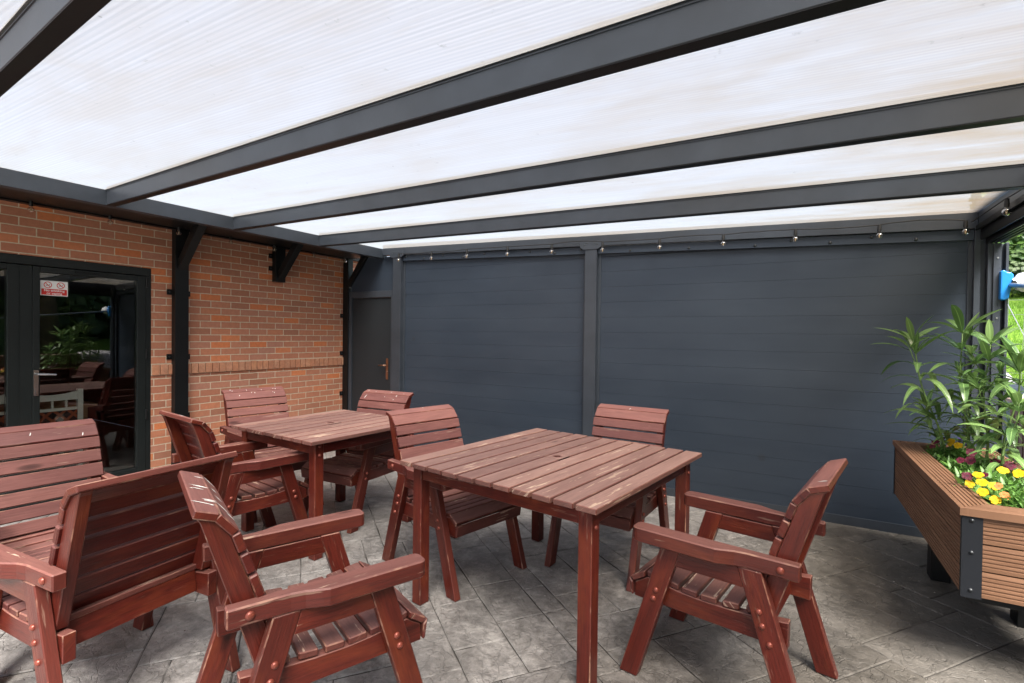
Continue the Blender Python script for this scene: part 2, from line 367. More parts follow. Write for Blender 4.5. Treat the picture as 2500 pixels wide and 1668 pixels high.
def petal(name,col,core,tr_=.22):
    t=NT(name); uv=t.n('ShaderNodeUVMap').outputs[0]; u=sep(t,uv)
    c=t.mix(t.ramp(u[0],[(.16,1.0),(.42,0.0)]),col,core); c=t.mix(t.ramp(u[0],[(.07,1.0),(.11,0.0)]),c,(.8,.55,.05))
    b=t.bsdf(c,.6,0,None,.3); tr=t.n('ShaderNodeBsdfTranslucent'); t.l(c,tr.inputs[0]); m=t.n('ShaderNodeMixShader'); m.inputs[0].default_value=tr_
    t.l(b,m.inputs[1]); t.l(tr.outputs[0],m.inputs[2]); return t.done(m.outputs[0])
M['py']=petal('yellow_petal',(.70,.43,.005),(.62,.28,.004))
M['pm']=petal('maroon_petal',(.085,.003,.018),(.010,.001,.004),.06)
M['po']=petal('orange_petal',(.85,.30,.10),(.6,.15,.04))
M['pv']=petal('violet_petal',(.25,.16,.60),(.06,.02,.2))

def lawn_mat():
    t=NT('lawn_grass'); v=t.tc('Object'); n=t.noise(v,3,4,.6); n2=t.noise(v,40,3,.7)
    c=t.mix(t.ramp(n,[(.3,0.0),(.7,1.0)]),(.10,.20,.02),(.20,.34,.035)); c=t.mix(t.ramp(n2,[(.4,.45),(.6,0.0)]),c,(.05,.11,.015))
    c=t.mix(t.ramp(n2,[(.72,0.0),(.76,.8)]),c,(.55,.50,.12))
    return t.done(t.bsdf(c,.8,0,t.bump(n2,.8,.03),.2))
M['lawn']=lawn_mat()
M['blade']=leaf_mat('grass_blade',(.11,.24,.02),(.22,.40,.05),.6,.3)
def rug_mat():
    t=NT('grey_patterned_cloth'); v=t.tc('Object'); n=t.noise(v,26,3,.6,1.0); n2=t.noise(v,90,2,.6)
    c=t.mix(t.ramp(n,[(.42,0.0),(.5,1.0)],),(.10,.10,.12),(.40,.38,.38)); c=t.mix(t.ramp(n2,[(.6,0.0),(.7,.6)]),c,(.6,.58,.58))
    return t.done(t.bsdf(c,.95,0,t.bump(n2,.5,.004),.1))
M['rug']=rug_mat()
def seatpat_mat():
    t=NT('lattice_upholstery'); v=t.tc('Object'); x,y,z=sep(t,v)
    a=t.math('PINGPONG',t.math('MULTIPLY',t.math('ADD',y,z),1.0),.05); b=t.math('PINGPONG',t.math('MULTIPLY',t.math('SUBTRACT',y,z),1.0),.05)
    k=t.math('MINIMUM',a,b); f=t.ramp(t.math('MULTIPLY',k,20.0),[(.30,1.0),(.34,0.0)])
    c=t.mix(f,(.025,.022,.022),(.34,.085,.035)); return t.done(t.bsdf(c,.8))
M['lattice']=seatpat_mat()
M['room']=simple('room_wall',(.10,.085,.07),.9)
M['roomfloor']=simple('room_floor',(.28,.25,.22),.35,0,2,.2)

# ------------------------------------------------------------------ camera
cam=bpy.data.cameras.new('camera'); co=bpy.data.objects.new('camera',cam); COL.objects.link(co); S.camera=co
yaw,pit,rol=-.523856,-.0121530,.0120868
f=Vector((math.sin(yaw)*math.cos(pit),math.cos(yaw)*math.cos(pit),math.sin(pit)))
r0=Vector((math.cos(yaw),-math.sin(yaw),0)); u0=r0.cross(f)
r=r0*math.cos(rol)+u0*math.sin(rol); u=-r0*math.sin(rol)+u0*math.cos(rol)
Mx=Matrix((r,u,-f)).transposed().to_4x4(); Mx.translation=(5.6736,-3.0411,1.5512); co.matrix_world=Mx
cam.sensor_width=36; cam.lens=36*1228.46/2500; cam.clip_start=.05; cam.clip_end=500

# ------------------------------------------------------------------ light
SUN_EL,SUN_AZ=R(56),R(-50)   # azimuth measured from +X towards +Y
W=bpy.data.worlds.new('World'); S.world=W; W.use_nodes=True; wt=W.node_tree; bg=wt.nodes['Background']
sky=wt.nodes.new('ShaderNodeTexSky'); sky.sky_type='NISHITA'; sky.sun_disc=False; sky.sun_elevation=SUN_EL; sky.sun_rotation=R(90)-SUN_AZ
sky.air_density=1.0; sky.dust_density=4.0; sky.ozone_density=1.0
wt.links.new(sky.outputs[0],bg.inputs[0]); bg.inputs[1].default_value=.10
sl=bpy.data.lights.new('sun','SUN'); sl.energy=4.2; sl.angle=R(32); sl.color=(1,.96,.90); so=bpy.data.objects.new('sun',sl); COL.objects.link(so)
sd=Vector((math.cos(SUN_EL)*math.cos(SUN_AZ),math.cos(SUN_EL)*math.sin(SUN_AZ),math.sin(SUN_EL)))
so.rotation_euler=sd.to_track_quat('Z','Y').to_euler(); so.location=(12,4,14)
S.view_settings.view_transform='Standard'; S.view_settings.look='None'; S.view_settings.exposure=1.85; S.view_settings.gamma=1
S.render.engine='CYCLES'; S.cycles.use_denoising=True
S.cycles.max_bounces=12; S.cycles.diffuse_bounces=6; S.cycles.transparent_max_bounces=16; S.cycles.transmission_bounces=8; S.cycles.glossy_bounces=4
S.cycles.sample_clamp_indirect=8

# ------------------------------------------------------------------ patio floor: an ashlar of stamped stones
def build_patio():
    cell=.14; N=98; ang=R(52.5); org=Vector((5.97,.78)); ca,sa=math.cos(ang),math.sin(ang)
    occ=set(); stones=[]; rr=random.Random(21)
    sizes=[(3,3),(4,3),(3,4),(2,3),(3,2),(4,2),(2,4),(4,4),(3,3),(2,2)]
    for j in range(-N//2,N//2):
        for i in range(-N//2,N//2):
            if (i,j) in occ: continue
            opts=sizes[:]; rr.shuffle(opts); opts=[(q if (i//5+j//7)%2 else (q[1],q[0])) for q in opts]; opts+=[(2,1),(1,2),(1,1)]
            for w,h in opts:
                cells=[(i+a,j+b) for a in range(w) for b in range(h)]
                if all(c not in occ for c in cells): occ.update(cells); stones.append((i,j,w,h)); break
    bm=bmesh.new(); tone=bm.faces.layers.float.new('tone'); cnt=0
    def P(a,b,z): return (org.x+ca*a-sa*b,org.y+sa*a+ca*b,z)
    for (i,j,w,h) in stones:
        cx,cy,_=P((i+w/2)*cell,(j+h/2)*cell,0)
        if cx<.02-.3 or cx>7.25 or cy<-6 or cy>2.6: continue
        g=rr.uniform(.0008,.0032); b=.006; z=rr.uniform(-.0015,.0015); tt=rr.random()
        a0,a1,b0,b1=i*cell+g,(i+w)*cell-g,j*cell+g,(j+h)*cell-g
        def ring(ins,zz):
            out=[]
            for (x0,y0,x1,y1) in ((a0+ins,b0+ins,a1-ins,b0+ins),(a1-ins,b0+ins,a1-ins,b1-ins),(a1-ins,b1-ins,a0+ins,b1-ins),(a0+ins,b1-ins,a0+ins,b0+ins)):
                for k in range(4):
                    q=k/4; jx=rr.uniform(-.0035,.0035) if k else 0; out.append(((x0+(x1-x0)*q)+jx,(y0+(y1-y0)*q)+(rr.uniform(-.0035,.0035) if k else 0),zz))
            return out
        r1=ring(0,-.006); r2=[(x+(.5*(a0+a1)-x)*b/max(.05,abs(a1-a0)/2)*1.0,y+(.5*(b0+b1)-y)*b/max(.05,abs(b1-b0)/2),z-.001) for x,y,_ in r1]
        v1=[bm.verts.new(P(*q)) for q in r1]; v2=[bm.verts.new(P(*q)) for q in r2]; n=len(v1)
        fs=[bm.faces.new(v2)]+[bm.faces.new((v1[k],v1[(k+1)%n],v2[(k+1)%n],v2[k])) for k in range(n)]
        for q in fs: q[tone]=tt
    # the bed under the joints
    vs=[bm.verts.new(p) for p in ((-.35,-6.3,-.008),(7.3,-6.3,-.008),(7.3,2.9,-.008),(-.35,2.9,-.008))]; q=bm.faces.new(vs); q.material_index=1
    me=bpy.data.meshes.new('patio_floor'); bm.to_mesh(me); bm.free(); me.materials.append(M['stone']); me.materials.append(M['joint'])
    o=bpy.data.objects.new('patio_floor',me); COL.objects.link(o); tag(o,'grey stamped concrete paving with diagonal joints','paving',kind='structure')
build_patio()

mb=MB(); rr=random.Random(31)
for k in range(150):
    x,y=rr.uniform(.3,6.9),rr.uniform(-2.6,1.9); s_=rr.uniform(.002,.006); a=rr.uniform(0,3)
    n_=rr.choice([4,5,6]); ps=[(x+s_*math.cos(a+2*math.pi*q/n_)*rr.uniform(.6,1.2),y+s_*math.sin(a+2*math.pi*q/n_)*rr.uniform(.5,1.1),.0022) for q in range(n_)]
    c_=(x,y,.0022+s_*.5); i_=rr.choice([0,0,1])
    for q in range(n_): mb.face([ps[q],ps[(q+1)%n_],c_],None,i_)
M['grit']=simple('pale_grit',(.55,.54,.50),.8); M['litter']=simple('brown_litter',(.09,.055,.03),.9)
tag(mb.build('floor_litter',[M['grit'],M['litter']]),'scattered pale grit and dry leaf crumbs on the paving','litter',kind='stuff')
# garden ground
def lawn_z(x,y): return .30+.257*max(0,y)+.02*max(0,x-7.4)
mb=MB(); xs=[7.42+.6*i for i in range(24)]; ys=[-14+.6*j for j in range(60)]
idx={}
for a,x in enumerate(xs):
    for b,y in enumerate(ys):
        idx[a,b]=len(mb.v); mb.v.append((x,y,lawn_z(x,y)+(rnd.uniform(-.03,.03) if a else 0)))
for a in range(len(xs)-1):
    for b in range(len(ys)-1):
        mb.f.append((idx[a,b],idx[a+1,b],idx[a+1,b+1],idx[a,b+1])); mb.uv.append([(0,0)]*4); mb.m.append(0)
tag(mb.build('lawn',M['lawn'],smooth=True),'sunlit green lawn sloping up outside the canopy','lawn',kind='structure')
mb=MB(); mb.face([(-120,-120,-.06),(120,-120,-.06),(120,120,-.06),(-120,120,-.06)]); tag(mb.build('ground',M['paving']),'bare ground beneath the patio and garden','ground',kind='structure')
mb=MB()
for k in range(9000):
    y=rnd.uniform(1.6,7); x=rnd.uniform(7.43,7.6+(y+1)*.24); z=lawn_z(x,y)-.01; h=rnd.uniform(.04,.09); a=rnd.uniform(0,6.28); w=.005; dx,dy=math.cos(a)*w,math.sin(a)*w; lx,ly=rnd.uniform(-.03,.03),rnd.uniform(-.03,.03)
    mb.face([(x-dx,y-dy,z),(x+dx,y+dy,z),(x+lx,y+ly,z+h)],[(k+.1,0),(k+.1,1),(k+.1,.5)])
tag(mb.build('grass',M['blade']),'short grass blades growing on the lawn bank','grass',kind='stuff')

# ------------------------------------------------------------------ brick building
B=empty('brick_building',(0,0,0),label='red brick pub wall with dark glazed double doors on the left',cat='building')
mb=MB()
mb.box((-.22,-.474,-.05),(0,3.2,1.101)); mb.box((-.22,-.474,1.212),(0,3.2,2.70)); mb.box((-.22,-.474,1.1012),(-.004,3.2,1.2118))
mb.box((-.22,-2.4,2.178),(0,-.4742,2.70)); mb.box((-.22,-7.5,-.05),(0,-2.4002,2.70))
mb.build('wall',M['brick'],B)
mb=MB(); y=-.470; k=0
while y<3.1:
    z0=1.104+rnd.uniform(-.001,.002); z1=1.208; w=.065; j=rnd.uniform(-.004,.004); px=.012+rnd.uniform(-.002,.003)
    mb.box((-.06,y,z0),(px+.008,y+w+j*.3,z1+rnd.uniform(-.002,.002)))
    for q in range(6): mb.uv[-1-q]=[(k*.37,.1)]*4
    y+=.075; k+=1
o=mb.build('string_course',M['brick2'],B,bevel=.003)
mb=MB(); mb.box((-.05,-.474,1.1015),(.003,3.2,1.2115)); mb.build('course_mortar',M['mortar'],B)
# door set
mb=MB()
fx0,fx1=-.075,-.004
mb.box((fx0,-2.40,2.100),(fx1,-.474,2.176)); mb.box((fx0,-.522,.0),(fx1,-.474,2.0998)); mb.box((fx0,-2.40,.0),(fx1,-2.35,2.0998)); mb.box((fx0,-2.3498,.0),(fx1,-.5222,.03))
mb.build('door_frame',M['pvc'],B,bevel=.004)
def leafdoor(y0,y1,hand):
    mb=MB(); x0,x1=-.060,.004; s=.075; zt=2.094; zg1=2.046; zg0=.20
    mb.box((x0,y0,.034),(x1,y0+(s if hand<0 else .048),zt)); mb.box((x0,y1-(s if hand>0 else .048),.034),(x1,y1,zt))
    ya=y0+(s if hand<0 else .048)+.0003; yb=y1-(s if hand>0 else .048)-.0003
    mb.box((x0,ya,zg1),(x1,yb,zt)); mb.box((x0,ya,.034),(x1,yb,zg0))
    d=mb.build('door',M['pvc'],B,bevel=.004)
    g=MB(); g.box((-.032,ya,zg0),(-.026,yb,zg1)); g.build('glass_pane',M['glass'],d)
    return d
dr=leafdoor(-1.376,-.524,1); dl=leafdoor(-2.30,-1.46,1)
mb=MB(); mb.box((-.066,-1.4598,.034),(.000,-1.3762,2.094)); mb.build('door_mullion',M['pvc'],B,bevel=.004)
mb=MB(); mb.box((.0045,-1.372,.985),(.014,-1.340,1.205)); mb.tube([(.014,-1.356,1.170),(.05,-1.356,1.170)],.009,10); mb.tube([(.05,-1.358,1.170),(.055,-1.30,1.166),(.05,-1.235,1.160)],.009,10)
mb.build('handle',M['chrome'],dr,smooth=False)
mb=MB(); mb.tube([(.014,-1.356,1.035),(.022,-1.356,1.035)],.012,12); mb.box((.014,-1.361,1.005),(.021,-1.351,1.03)); mb.build('lock_cylinder',M['chrome'],dr)
mb=MB(); mb.box((.0045,-1.09,2.066),(.016,-.80,2.080)); mb.build('trickle_vent',M['black'],dr,bevel=.002)
for z in (2.03,1.32,.72):
    mb=MB(); mb.tube([(.012,-.522,z-.045),(.012,-.522,z+.045)],.009,10); mb.build('hinge',M['black'],dr)
# interior
mb=MB(); mb.box((-6,-6.5,-.06),(-.08,.9,-.002)); tag(mb.build('interior_floor',M['roomfloor']),'dim grey floor inside the pub room','floor',kind='structure')
mb=MB(); mb.box((-6.1,-6.5,0),(-6,.9,2.6)); mb.box((-6,.9,0),(-.23,1.0,2.6)); mb.box((-6,-6.6,0),(-.23,-6.5,2.6)); mb.box((-6,-6.5,2.6),(-.23,.9,2.7))
mb.build('room_lining',M['room'],B)
# soffit + wall plate in black
def white_chair(loc,label):
    c=empty('dining_chair',loc,label=label,cat='chair',group='cream dining chairs inside the glass door')
    mb=MB(); 
    for s in (-1,1): mb.box((-.02,s*.2-.02,.0),(.02,s*.2+.02,.98))
    n=14
    for k in range(n):
        y0=-.18+.36*k/n; y1=-.18+.36*(k+1)/n; zz=lambda q:.965-.028*math.sin(math.pi*(q+.18)/.36)
        mb.solid([(-.015,y0,.885),(.015,y0,.885),(.015,y1,.885),(-.015,y1,.885),(-.015,y0,zz(y0)),(.015,y0,zz(y0)),(.015,y1,zz(y1)),(-.015,y1,zz(y1))],[(0,3,2,1),(4,5,6,7),(0,1,5,4),(1,2,6,5),(2,3,7,6),(3,0,4,7)],(0,1,0))
    mb.box((-.012,-.18,.790),(.012,.18,.815))
    for y in (-.1,0,.1): mb.lathe([(.006,.815),(.012,.83),(.008,.85),(.012,.87),(.006,.885)],Matrix.Translation((0,y,0)),8)
    mb.build('back_frame',M['cream'],c)
    mb=MB(); mb.box((-.010,-.179,.47),(.010,.179,.789)); mb.build('back_pad',M['lattice'],c)
    mb=MB(); mb.box((-.42,-.21,.43),(.03,.21,.47)); mb.build('seat',M['lattice'],c,bevel=.01)
    for y in (-.19,.19):
        mb=MB(); mb.box((-.41,y-.018,0),(-.374,y+.018,.429)); mb.build('leg',M['cream'],c)
white_chair((-.22,-1.175,.02),'cream dining chair seen through glass right of the door handle')
white_chair((-.24,-1.66,.03),'cream dining chair seen through the left glass pane')
t=empty('dining_table',(-1.3,-1.35,0),label='pale oak table inside behind the cream chairs',cat='table')
mb=MB(); mb.box((-.45,-.7,.74),(.45,.75,.775)); mb.build('tabletop',M['oak'],t,bevel=.004)
for a in (-1,1):
    for b in (-.6,.65): mb=MB(); mb.box((a*.38-.03,b-.03,0),(a*.38+.03,b+.03,.7398)); mb.build('leg',M['oak'],t)

# ------------------------------------------------------------------ no smoking sign
sg=empty('no_smoking_sign',(.0,0,0),label='red and white no smoking or vaping sign on the door glass',cat='sign')
X0=-.024
mb=MB(); mb.box((-.0255,-1.318,1.850),(X0,-1.130,1.979)); mb.build('sign_plate',M['signwhite'],sg)
mb=MB(); mb.box((X0+.0001,-1.311,1.856),(X0+.001,-1.137,1.908)); mb.build('red_band',M['signred'],sg)
def text_mesh(txt,size,loc,mat,parent,name):
    cu=bpy.data.curves.new('t','FONT'); cu.body=txt; cu.size=size; cu.align_x='CENTER'; cu.align_y='CENTER'; cu.extrude=.0003; cu.offset=.0004
    tmp=bpy.data.objects.new('t',cu); COL.objects.link(tmp); bpy.context.view_layer.update()
    me=bpy.data.meshes.new_from_object(tmp.evaluated_get(bpy.context.evaluated_depsgraph_get())); bpy.data.objects.remove(tmp)
    rot=Matrix(((0,0,1,0),(1,0,0,0),(0,1,0,0),(0,0,0,1))); me.transform(Matrix.Translation(loc)@rot)
    me.materials.clear(); me.materials.append(mat); o=bpy.data.objects.new(name,me); COL.objects.link(o); o.parent=parent; return o
text_mesh('No smoking',.0285,(X0+.0018,-1.224,1.8945),M['signwhite'],sg,'lettering')
text_mesh('or vaping',.0285,(X0+.0018,-1.224,1.8695),M['signwhite'],sg,'lettering')
for cy in (-1.268,-1.180):
    mb=MB(); n=28; cz=1.9425
    for k in range(n):
        a0,a1=2*math.pi*k/n,2*math.pi*(k+1)/n
        q=[(X0+.0009,cy+rr*math.cos(a),cz+rr*math.sin(a)) for rr,a in ((.0225,a0),(.028,a0),(.028,a1),(.0225,a1))]; mb.face(q)
    d=.0235*.7071; w=.0020
    mb.face([(X0+.0012,cy-d-w,cz+d-w),(X0+.0012,cy-d+w,cz+d+w),(X0+.0012,cy+d+w,cz-d+w),(X0+.0012,cy+d-w,cz-d-w)][::-1])
    mb.build('prohibition_ring',M['signred'],sg)
    mb=MB(); mb.box((X0+.0003,cy-.014,cz-.006),(X0+.0006,cy+.011,cz-.001)); mb.bar((X0+.0005,cy+.008,cz+.001),(X0+.0005,cy+.014,cz+.009),.0004,.003,(1,0,0)) if 0 else None
    mb.box((X0+.0003,cy+.010,cz+.001),(X0+.0006,cy+.013,cz+.009)); mb.build('cigarette_symbol',M['signblack'],sg)

# ------------------------------------------------------------------ canopy
C=empty('patio_canopy',(0,0,0),label='anthracite framed lean-to canopy with translucent ribbed roof over the patio',cat='canopy')
ZL,ZR,XL,XR=2.575,2.391,.75,6.79
def zbot(x): return ZL+(ZR-ZL)*(x-XL)/(6.75-XL)
raf=[(-3.32,-3.72),(-2.21,-2.64),(-1.142,-1.58),(-.089,-.46),(.937,.700)]
def rafter(ya,yb,zl=ZL,zr=None,w=.062,h=.145,xa=XL,m='frame'):
    zr=zbot(XR) if zr is None else zr
    v=[]
    for x,y,z in ((xa+.001,ya,zl),(XR-.001,yb,zr)):
        v+=[(x,y,z),(x,y+w,z),(x,y+w,z+h),(x,y,z+h)]
    mb=MB(); mb.solid(v,[(0,1,2,3),(7,6,5,4),(0,4,5,1),(1,5,6,2),(2,6,7,3),(3,7,4,0)],(1,0,0)); return mb.build('rafter',M[m],C,bevel=.002)
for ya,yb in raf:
    rafter(ya,yb)
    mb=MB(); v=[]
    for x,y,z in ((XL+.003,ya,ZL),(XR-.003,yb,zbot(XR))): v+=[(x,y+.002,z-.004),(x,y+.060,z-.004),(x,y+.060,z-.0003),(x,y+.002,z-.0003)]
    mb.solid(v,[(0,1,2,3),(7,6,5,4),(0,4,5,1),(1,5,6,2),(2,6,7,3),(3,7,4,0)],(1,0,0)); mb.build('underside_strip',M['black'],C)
    # glazing bar lip and rubber line
    mb=MB(); 
    for off,hh,zz in ((-.010,.006,.119),(-.004,.004,.108)):
        v=[]
        for x,y,z in ((XL+.002,ya,ZL),(XR-.002,yb,zbot(XR))): v+=[(x,y+off,z+zz),(x,y-.0005,z+zz),(x,y-.0005,z+zz+hh),(x,y+off,z+zz+hh)]
        mb.solid(v,[(0,1,2,3),(7,6,5,4),(0,4,5,1),(1,5,6,2),(2,6,7,3),(3,7,4,0)],(1,0,0))
    mb.build('glazing_bar',M['glazebar'] if 'glazebar' in M else M['frame'],C)
# beam on top of the boarded wall
rafter(1.935,1.935,2.601,2.390,w=.10,h=.14,xa=.78)
ys=[a for a,b in raf]+[1.935]; ye=[b for a,b in raf]+[1.935]
for i in range(len(ys)-1):
    mb=MB(); nx=12
    def edge(t_,k):
        a=ys[k]+(ye[k]-ys[k])*t_; return a
    za=ZL+.119; zb=zbot(XR)+.119
    for q in range(nx):
        t0,t1=q/nx,(q+1)/nx; x0,x1=XL+(XR-XL)*t0,XL+(XR-XL)*t1
        mb.face([(x0,edge(t0,i)+.06,za+(zb-za)*t0),(x1,edge(t1,i)+.06,za+(zb-za)*t1),(x1,edge(t1,i+1)+.002,za+(zb-za)*t1),(x0,edge(t0,i+1)+.002,za+(zb-za)*t0)])
    mb.build('roof_panel',M['poly'],C)
# ledger beam, soffit
mb=MB(); mb.box((.665,-4.45,ZL-.004),(.749,2.05,2.697)); mb.build('ledger_beam',M['frame'],C,bevel=.002)
mb=MB(); mb.box((.07,-4.45,2.615),(.664,2.05,2.70)); mb.build('soffit',M['black'],C)
mb=MB(); mb.box((.001,-4.45,2.602),(.069,2.6,2.75)); mb.build('wall_plate',M['black'],C)
# front beam with the sliding track under it
mb=MB(); mb.box((6.792,-4.45,2.415),(6.90,2.04,2.60)); mb.build('front_beam',M['frame'],C,bevel=.002)
mb=MB()
for x0,x1,z0 in ((6.80,6.812,2.30),(6.83,6.838,2.268),(6.856,6.864,2.268),(6.882,6.89,2.268),(6.91,6.93,2.268)): mb.box((x0,-4.45,z0),(x1,1.92,2.4145))
mb.box((6.8125,-4.45,2.335),(6.9095,1.92,2.414)); mb.build('sliding_track',M['black'],C)
mb=MB(); mb.box((6.70,-6.2,2.32),(6.7915,1.93,2.372)) if 0 else mb.box((6.775,-4.45,2.372),(6.7915,1.93,2.41)); mb.build('cable_tray',M['black'],C)
# corner post, in profile
mb=MB(); mb.box((6.776,1.955,0),(6.812,2.03,2.41)); mb.box((6.812,1.985,0),(6.846,2.03,2.41)); mb.box((6.846,1.93,0),(6.874,2.03,2.33)); mb.box((6.8743,1.915,0),(6.917,2.03,2.268)); mb.box((6.9173,1.97,0),(6.942,2.03,2.268)); mb.box((6.9423,1.92,0),(6.958,2.03,2.268))
cp=mb.build('corner_post',M['frame'],C,bevel=.0015)
for z in (2.16,1.72): mb=MB(); mb.tube([(6.897,1.9148,z),(6.897,1.911,z)],.006,10); mb.build('screw',M['chrome'],cp)
mb=MB(); mb.box((6.80,-4.45,0),(6.95,-4.3,2.267)); mb.build('front_post',M['frame'],C)
# wall posts with braces
def wall_post(y0,y1,z0,tabs,x1=.075):
    mb=MB(); mb.box((.0015,y0,z0),(x1,y1,2.6018)); p=mb.build('wall_post',M['black'],C,bevel=.003)
    for s,z in tabs:
        yy=(y0-.048,y0-.0002) if s<0 else (y1+.0002,y1+.048)
        mb=MB(); mb.box((.0012,yy[0],z-.028),(.012,yy[1],z+.028)); c=mb.build('fixing_tab',M['black'],p,bevel=.002)
        mb=MB(); mb.tube([(.012,sum(yy)/2,z),(.02,sum(yy)/2,z)],.009,8); mb.build('fixing_bolt',M['nut'],p)
    yc=(y0+y1)/2; mb=MB(); mb.bar((x1-.02,yc,2.215),(.43,yc,2.645),.088,.062,(0,1,0)); 
    mb=MB()
    a=Vector((x1-.015,0,2.21)); b=Vector((.42,0,2.6145)); d=(b-a).normalized(); nrm=Vector((-d.z,0,d.x)); q=.033
    poly=[(x1+.0005,2.19),(x1+.0005,2.30),(.345,2.6148),(.46,2.6148)]
    mb.prism(poly,lambda u_,w_,a_:(u_,a_,w_),yc-.042,yc+.042,(1,0,1)); mb.build('knee_brace',M['black'],C,bevel=.003)
wall_post(-.288,-.156,0,[(-1,1.957),(1,1.95),(-1,1.288),(1,1.283),(-1,.62),(1,.66)])
wall_post(.85,.985,2.176,[(-1,2.49),(-1,2.337)])
wall_post(1.955,2.045,0,[(-1,1.80),(-1,1.27),(-1,.70)],x1=.105)

# ------------------------------------------------------------------ boarded wall
Wl=empty('boarded_wall',(0,2.0,0),label='tall anthracite boarded screen wall across the end of the patio',cat='wall')
def wp(mb,*a,**k): return mb.build(*a,**k)
Y=0.0
zt=lambda x:2.514+(2.309-2.514)*(x-1.084)/(6.768-1.084)   # underside of trim board
zb4=lambda x:2.601+(2.390-2.601)*(x-.78)/(XR-.78)
def bay(x0,x1):
    mb=MB(); z=2.226+.158*2
    mb.box((x0,.020,0.03),(x1,.030,zt(x0)+.03))
    while z>.0:
        za,zb=max(z-.158+.0006,.06),min(z-.0006,10)
        if za<zb-.01:
            zl,zr_=min(zb,zt(x0)+.02),min(zb,zt(x1)+.02)
            if zl>za+.005 and zr_>za+.002:
                mb.solid([(x0,.0,za),(x1,.0,za),(x1,.0197,za),(x0,.0197,za),(x0,.0,zl),(x1,.0,zr_),(x1,.0197,zr_),(x0,.0197,zl)],[(0,3,2,1),(4,5,6,7),(0,1,5,4),(1,2,6,5),(2,3,7,6),(3,0,4,7)],(1,0,0))
            elif zl>za+.005:
                xm=x0+(x1-x0)*(zt(x0)+.02-za)/(zt(x0)-zt(x1)); xm=min(xm,x1)
                mb.solid([(x0,.0,za),(xm,.0,za),(xm,.0197,za),(x0,.0197,za),(x0,.0,zl),(x0,.0197,zl)],[(0,3,2,1),(0,1,4),(1,2,5,4),(2,3,5),(3,0,4,5)],(1,0,0))
        z-=.158
    mb.build('boarding',M['panel'],Wl,bevel=.0005)
    mb=MB()
    for a,b in ((x0-.001,x0+.028),(x1-.028,x1+.001)): mb.box((a,-.009,.0),(b,-.0005,zt((a+b)/2)-.002))
    mb.box((x0+.0285,-.012,.0),(x1-.0285,-.0005,.075)); mb.build('edge_trim',M['frame'],Wl,bevel=.001)
    # bolted trim board under the beam
    mb=MB(); v=[]
    for x in (x0,x1): v+=[(x,-.035,zt(x)),(x,-.0,zt(x)),(x,-.0,zb4(x)-.003),(x,-.035,zb4(x)-.003)]
    mb.solid(v,[(0,1,2,3),(7,6,5,4),(0,4,5,1),(1,5,6,2),(2,6,7,3),(3,7,4,0)],(1,0,0)); tb=mb.build('trim_board',M['panel'],Wl,bevel=.002)
    n=int((x1-x0)/.27)
    for k in range(n):
        x=x0+.06+(x1-x0-.12)*k/(n-1); z=(zt(x)+.022) if k%2 else (zb4(x)-.028)
        mb=MB(); mb.lathe([(.0135,0),(.012,.005),(.006,.009),(0.0001,.010)],Matrix.Translation((x,-.035,z))@Matrix.Rotation(R(90),4,'X'),10); mb.build('bolt',M['nut'],tb,smooth=True)
bay(1.103,3.673); bay(3.804,6.775)
def wpost(x0,x1):
    xm=(x0+x1)/2; mb=MB(); mb.box((x0,-.065,0),(x1,.03,zb4(xm)-.006)); p=mb.build('post',M['frame'],Wl,bevel=.003)
    mb=MB(); poly=[(x0-.055,zb4(xm)-.004),(x0-.05,zb4(xm)-.014),(x0-.015,zb4(xm)-.036),(x1+.015,zb4(xm)-.036),(x1+.05,zb4(xm)-.014),(x1+.055,zb4(xm)-.004),(x1+.055,zb4(xm)+.045),(x0-.055,zb4(xm)+.045)]
    mb.prism(poly,lambda a,b,c:(a,c,b),-.072,-.0655,(1,0,0)); br=mb.build('post_bracket',M['frame'],Wl,bevel=.002)
    for a,b in ((-.04,.03),(.04,.028),(-.07,.012),(.07,.012)):
        mb=MB(); mb.lathe([(.008,0),(.007,.003),(.0001,.005)],Matrix.Translation((xm+a,-.072,zb4(xm)+b))@Matrix.Rotation(R(90),4,'X'),8); mb.build('bolt',M['nut'],br)
wpost(.966,1.102); wpost(3.674,3.803)
# service door at the end by the bricks
mb=MB(); mb.prism([(.965,2.135),(.965,2.585),(.40,2.605),(.122,2.275),(.122,2.135)],lambda a,b,c:(a,c,b),.0,.02,(1,0,0)); mb.build('over_door_panel',M['panel'],Wl)
sdm=empty('service_door',(0,2.0,0),label='plain dark door with bronze lever handle between brick and boarded wall',cat='door')
mb=MB(); mb.box((.106,-.03,0),(.158,.02,2.133)); mb.box((.905,-.03,0),(.963,.02,2.133)); mb.box((.1585,-.03,2.045),(.9045,.02,2.133)); mb.build('door_frame',M['frame'],sdm,bevel=.003)
mb=MB(); mb.box((.160,-.012,.012),(.903,.018,2.043)); mb.build('door_leaf',M['doorleaf'],sdm,bevel=.002)
mb=MB(); mb.prism([(.832+.019*math.cos(a),(1.205 if math.sin(a)>0 else .955)+.019*math.sin(a)) for a in [2*math.pi*k/16+.01 for k in range(16)]],lambda a,b,c:(a,c,b),-.020,-.0122,(0,0,1)); hp=mb.build('handle_plate',M['bronze'],sdm)
mb=MB(); mb.tube([(.832,-.02,1.125),(.832,-.06,1.125)],.010,10); mb.tube([(.836,-.06,1.125),(.79,-.064,1.130),(.715,-.058,1.122)],.0095,10); mb.build('handle',M['bronze'],hp,smooth=True)
mb=MB(); mb.tube([(.832,-.02,1.04),(.832,-.026,1.04)],.011,12); mb.build('keyhole',M['chrome'],hp)

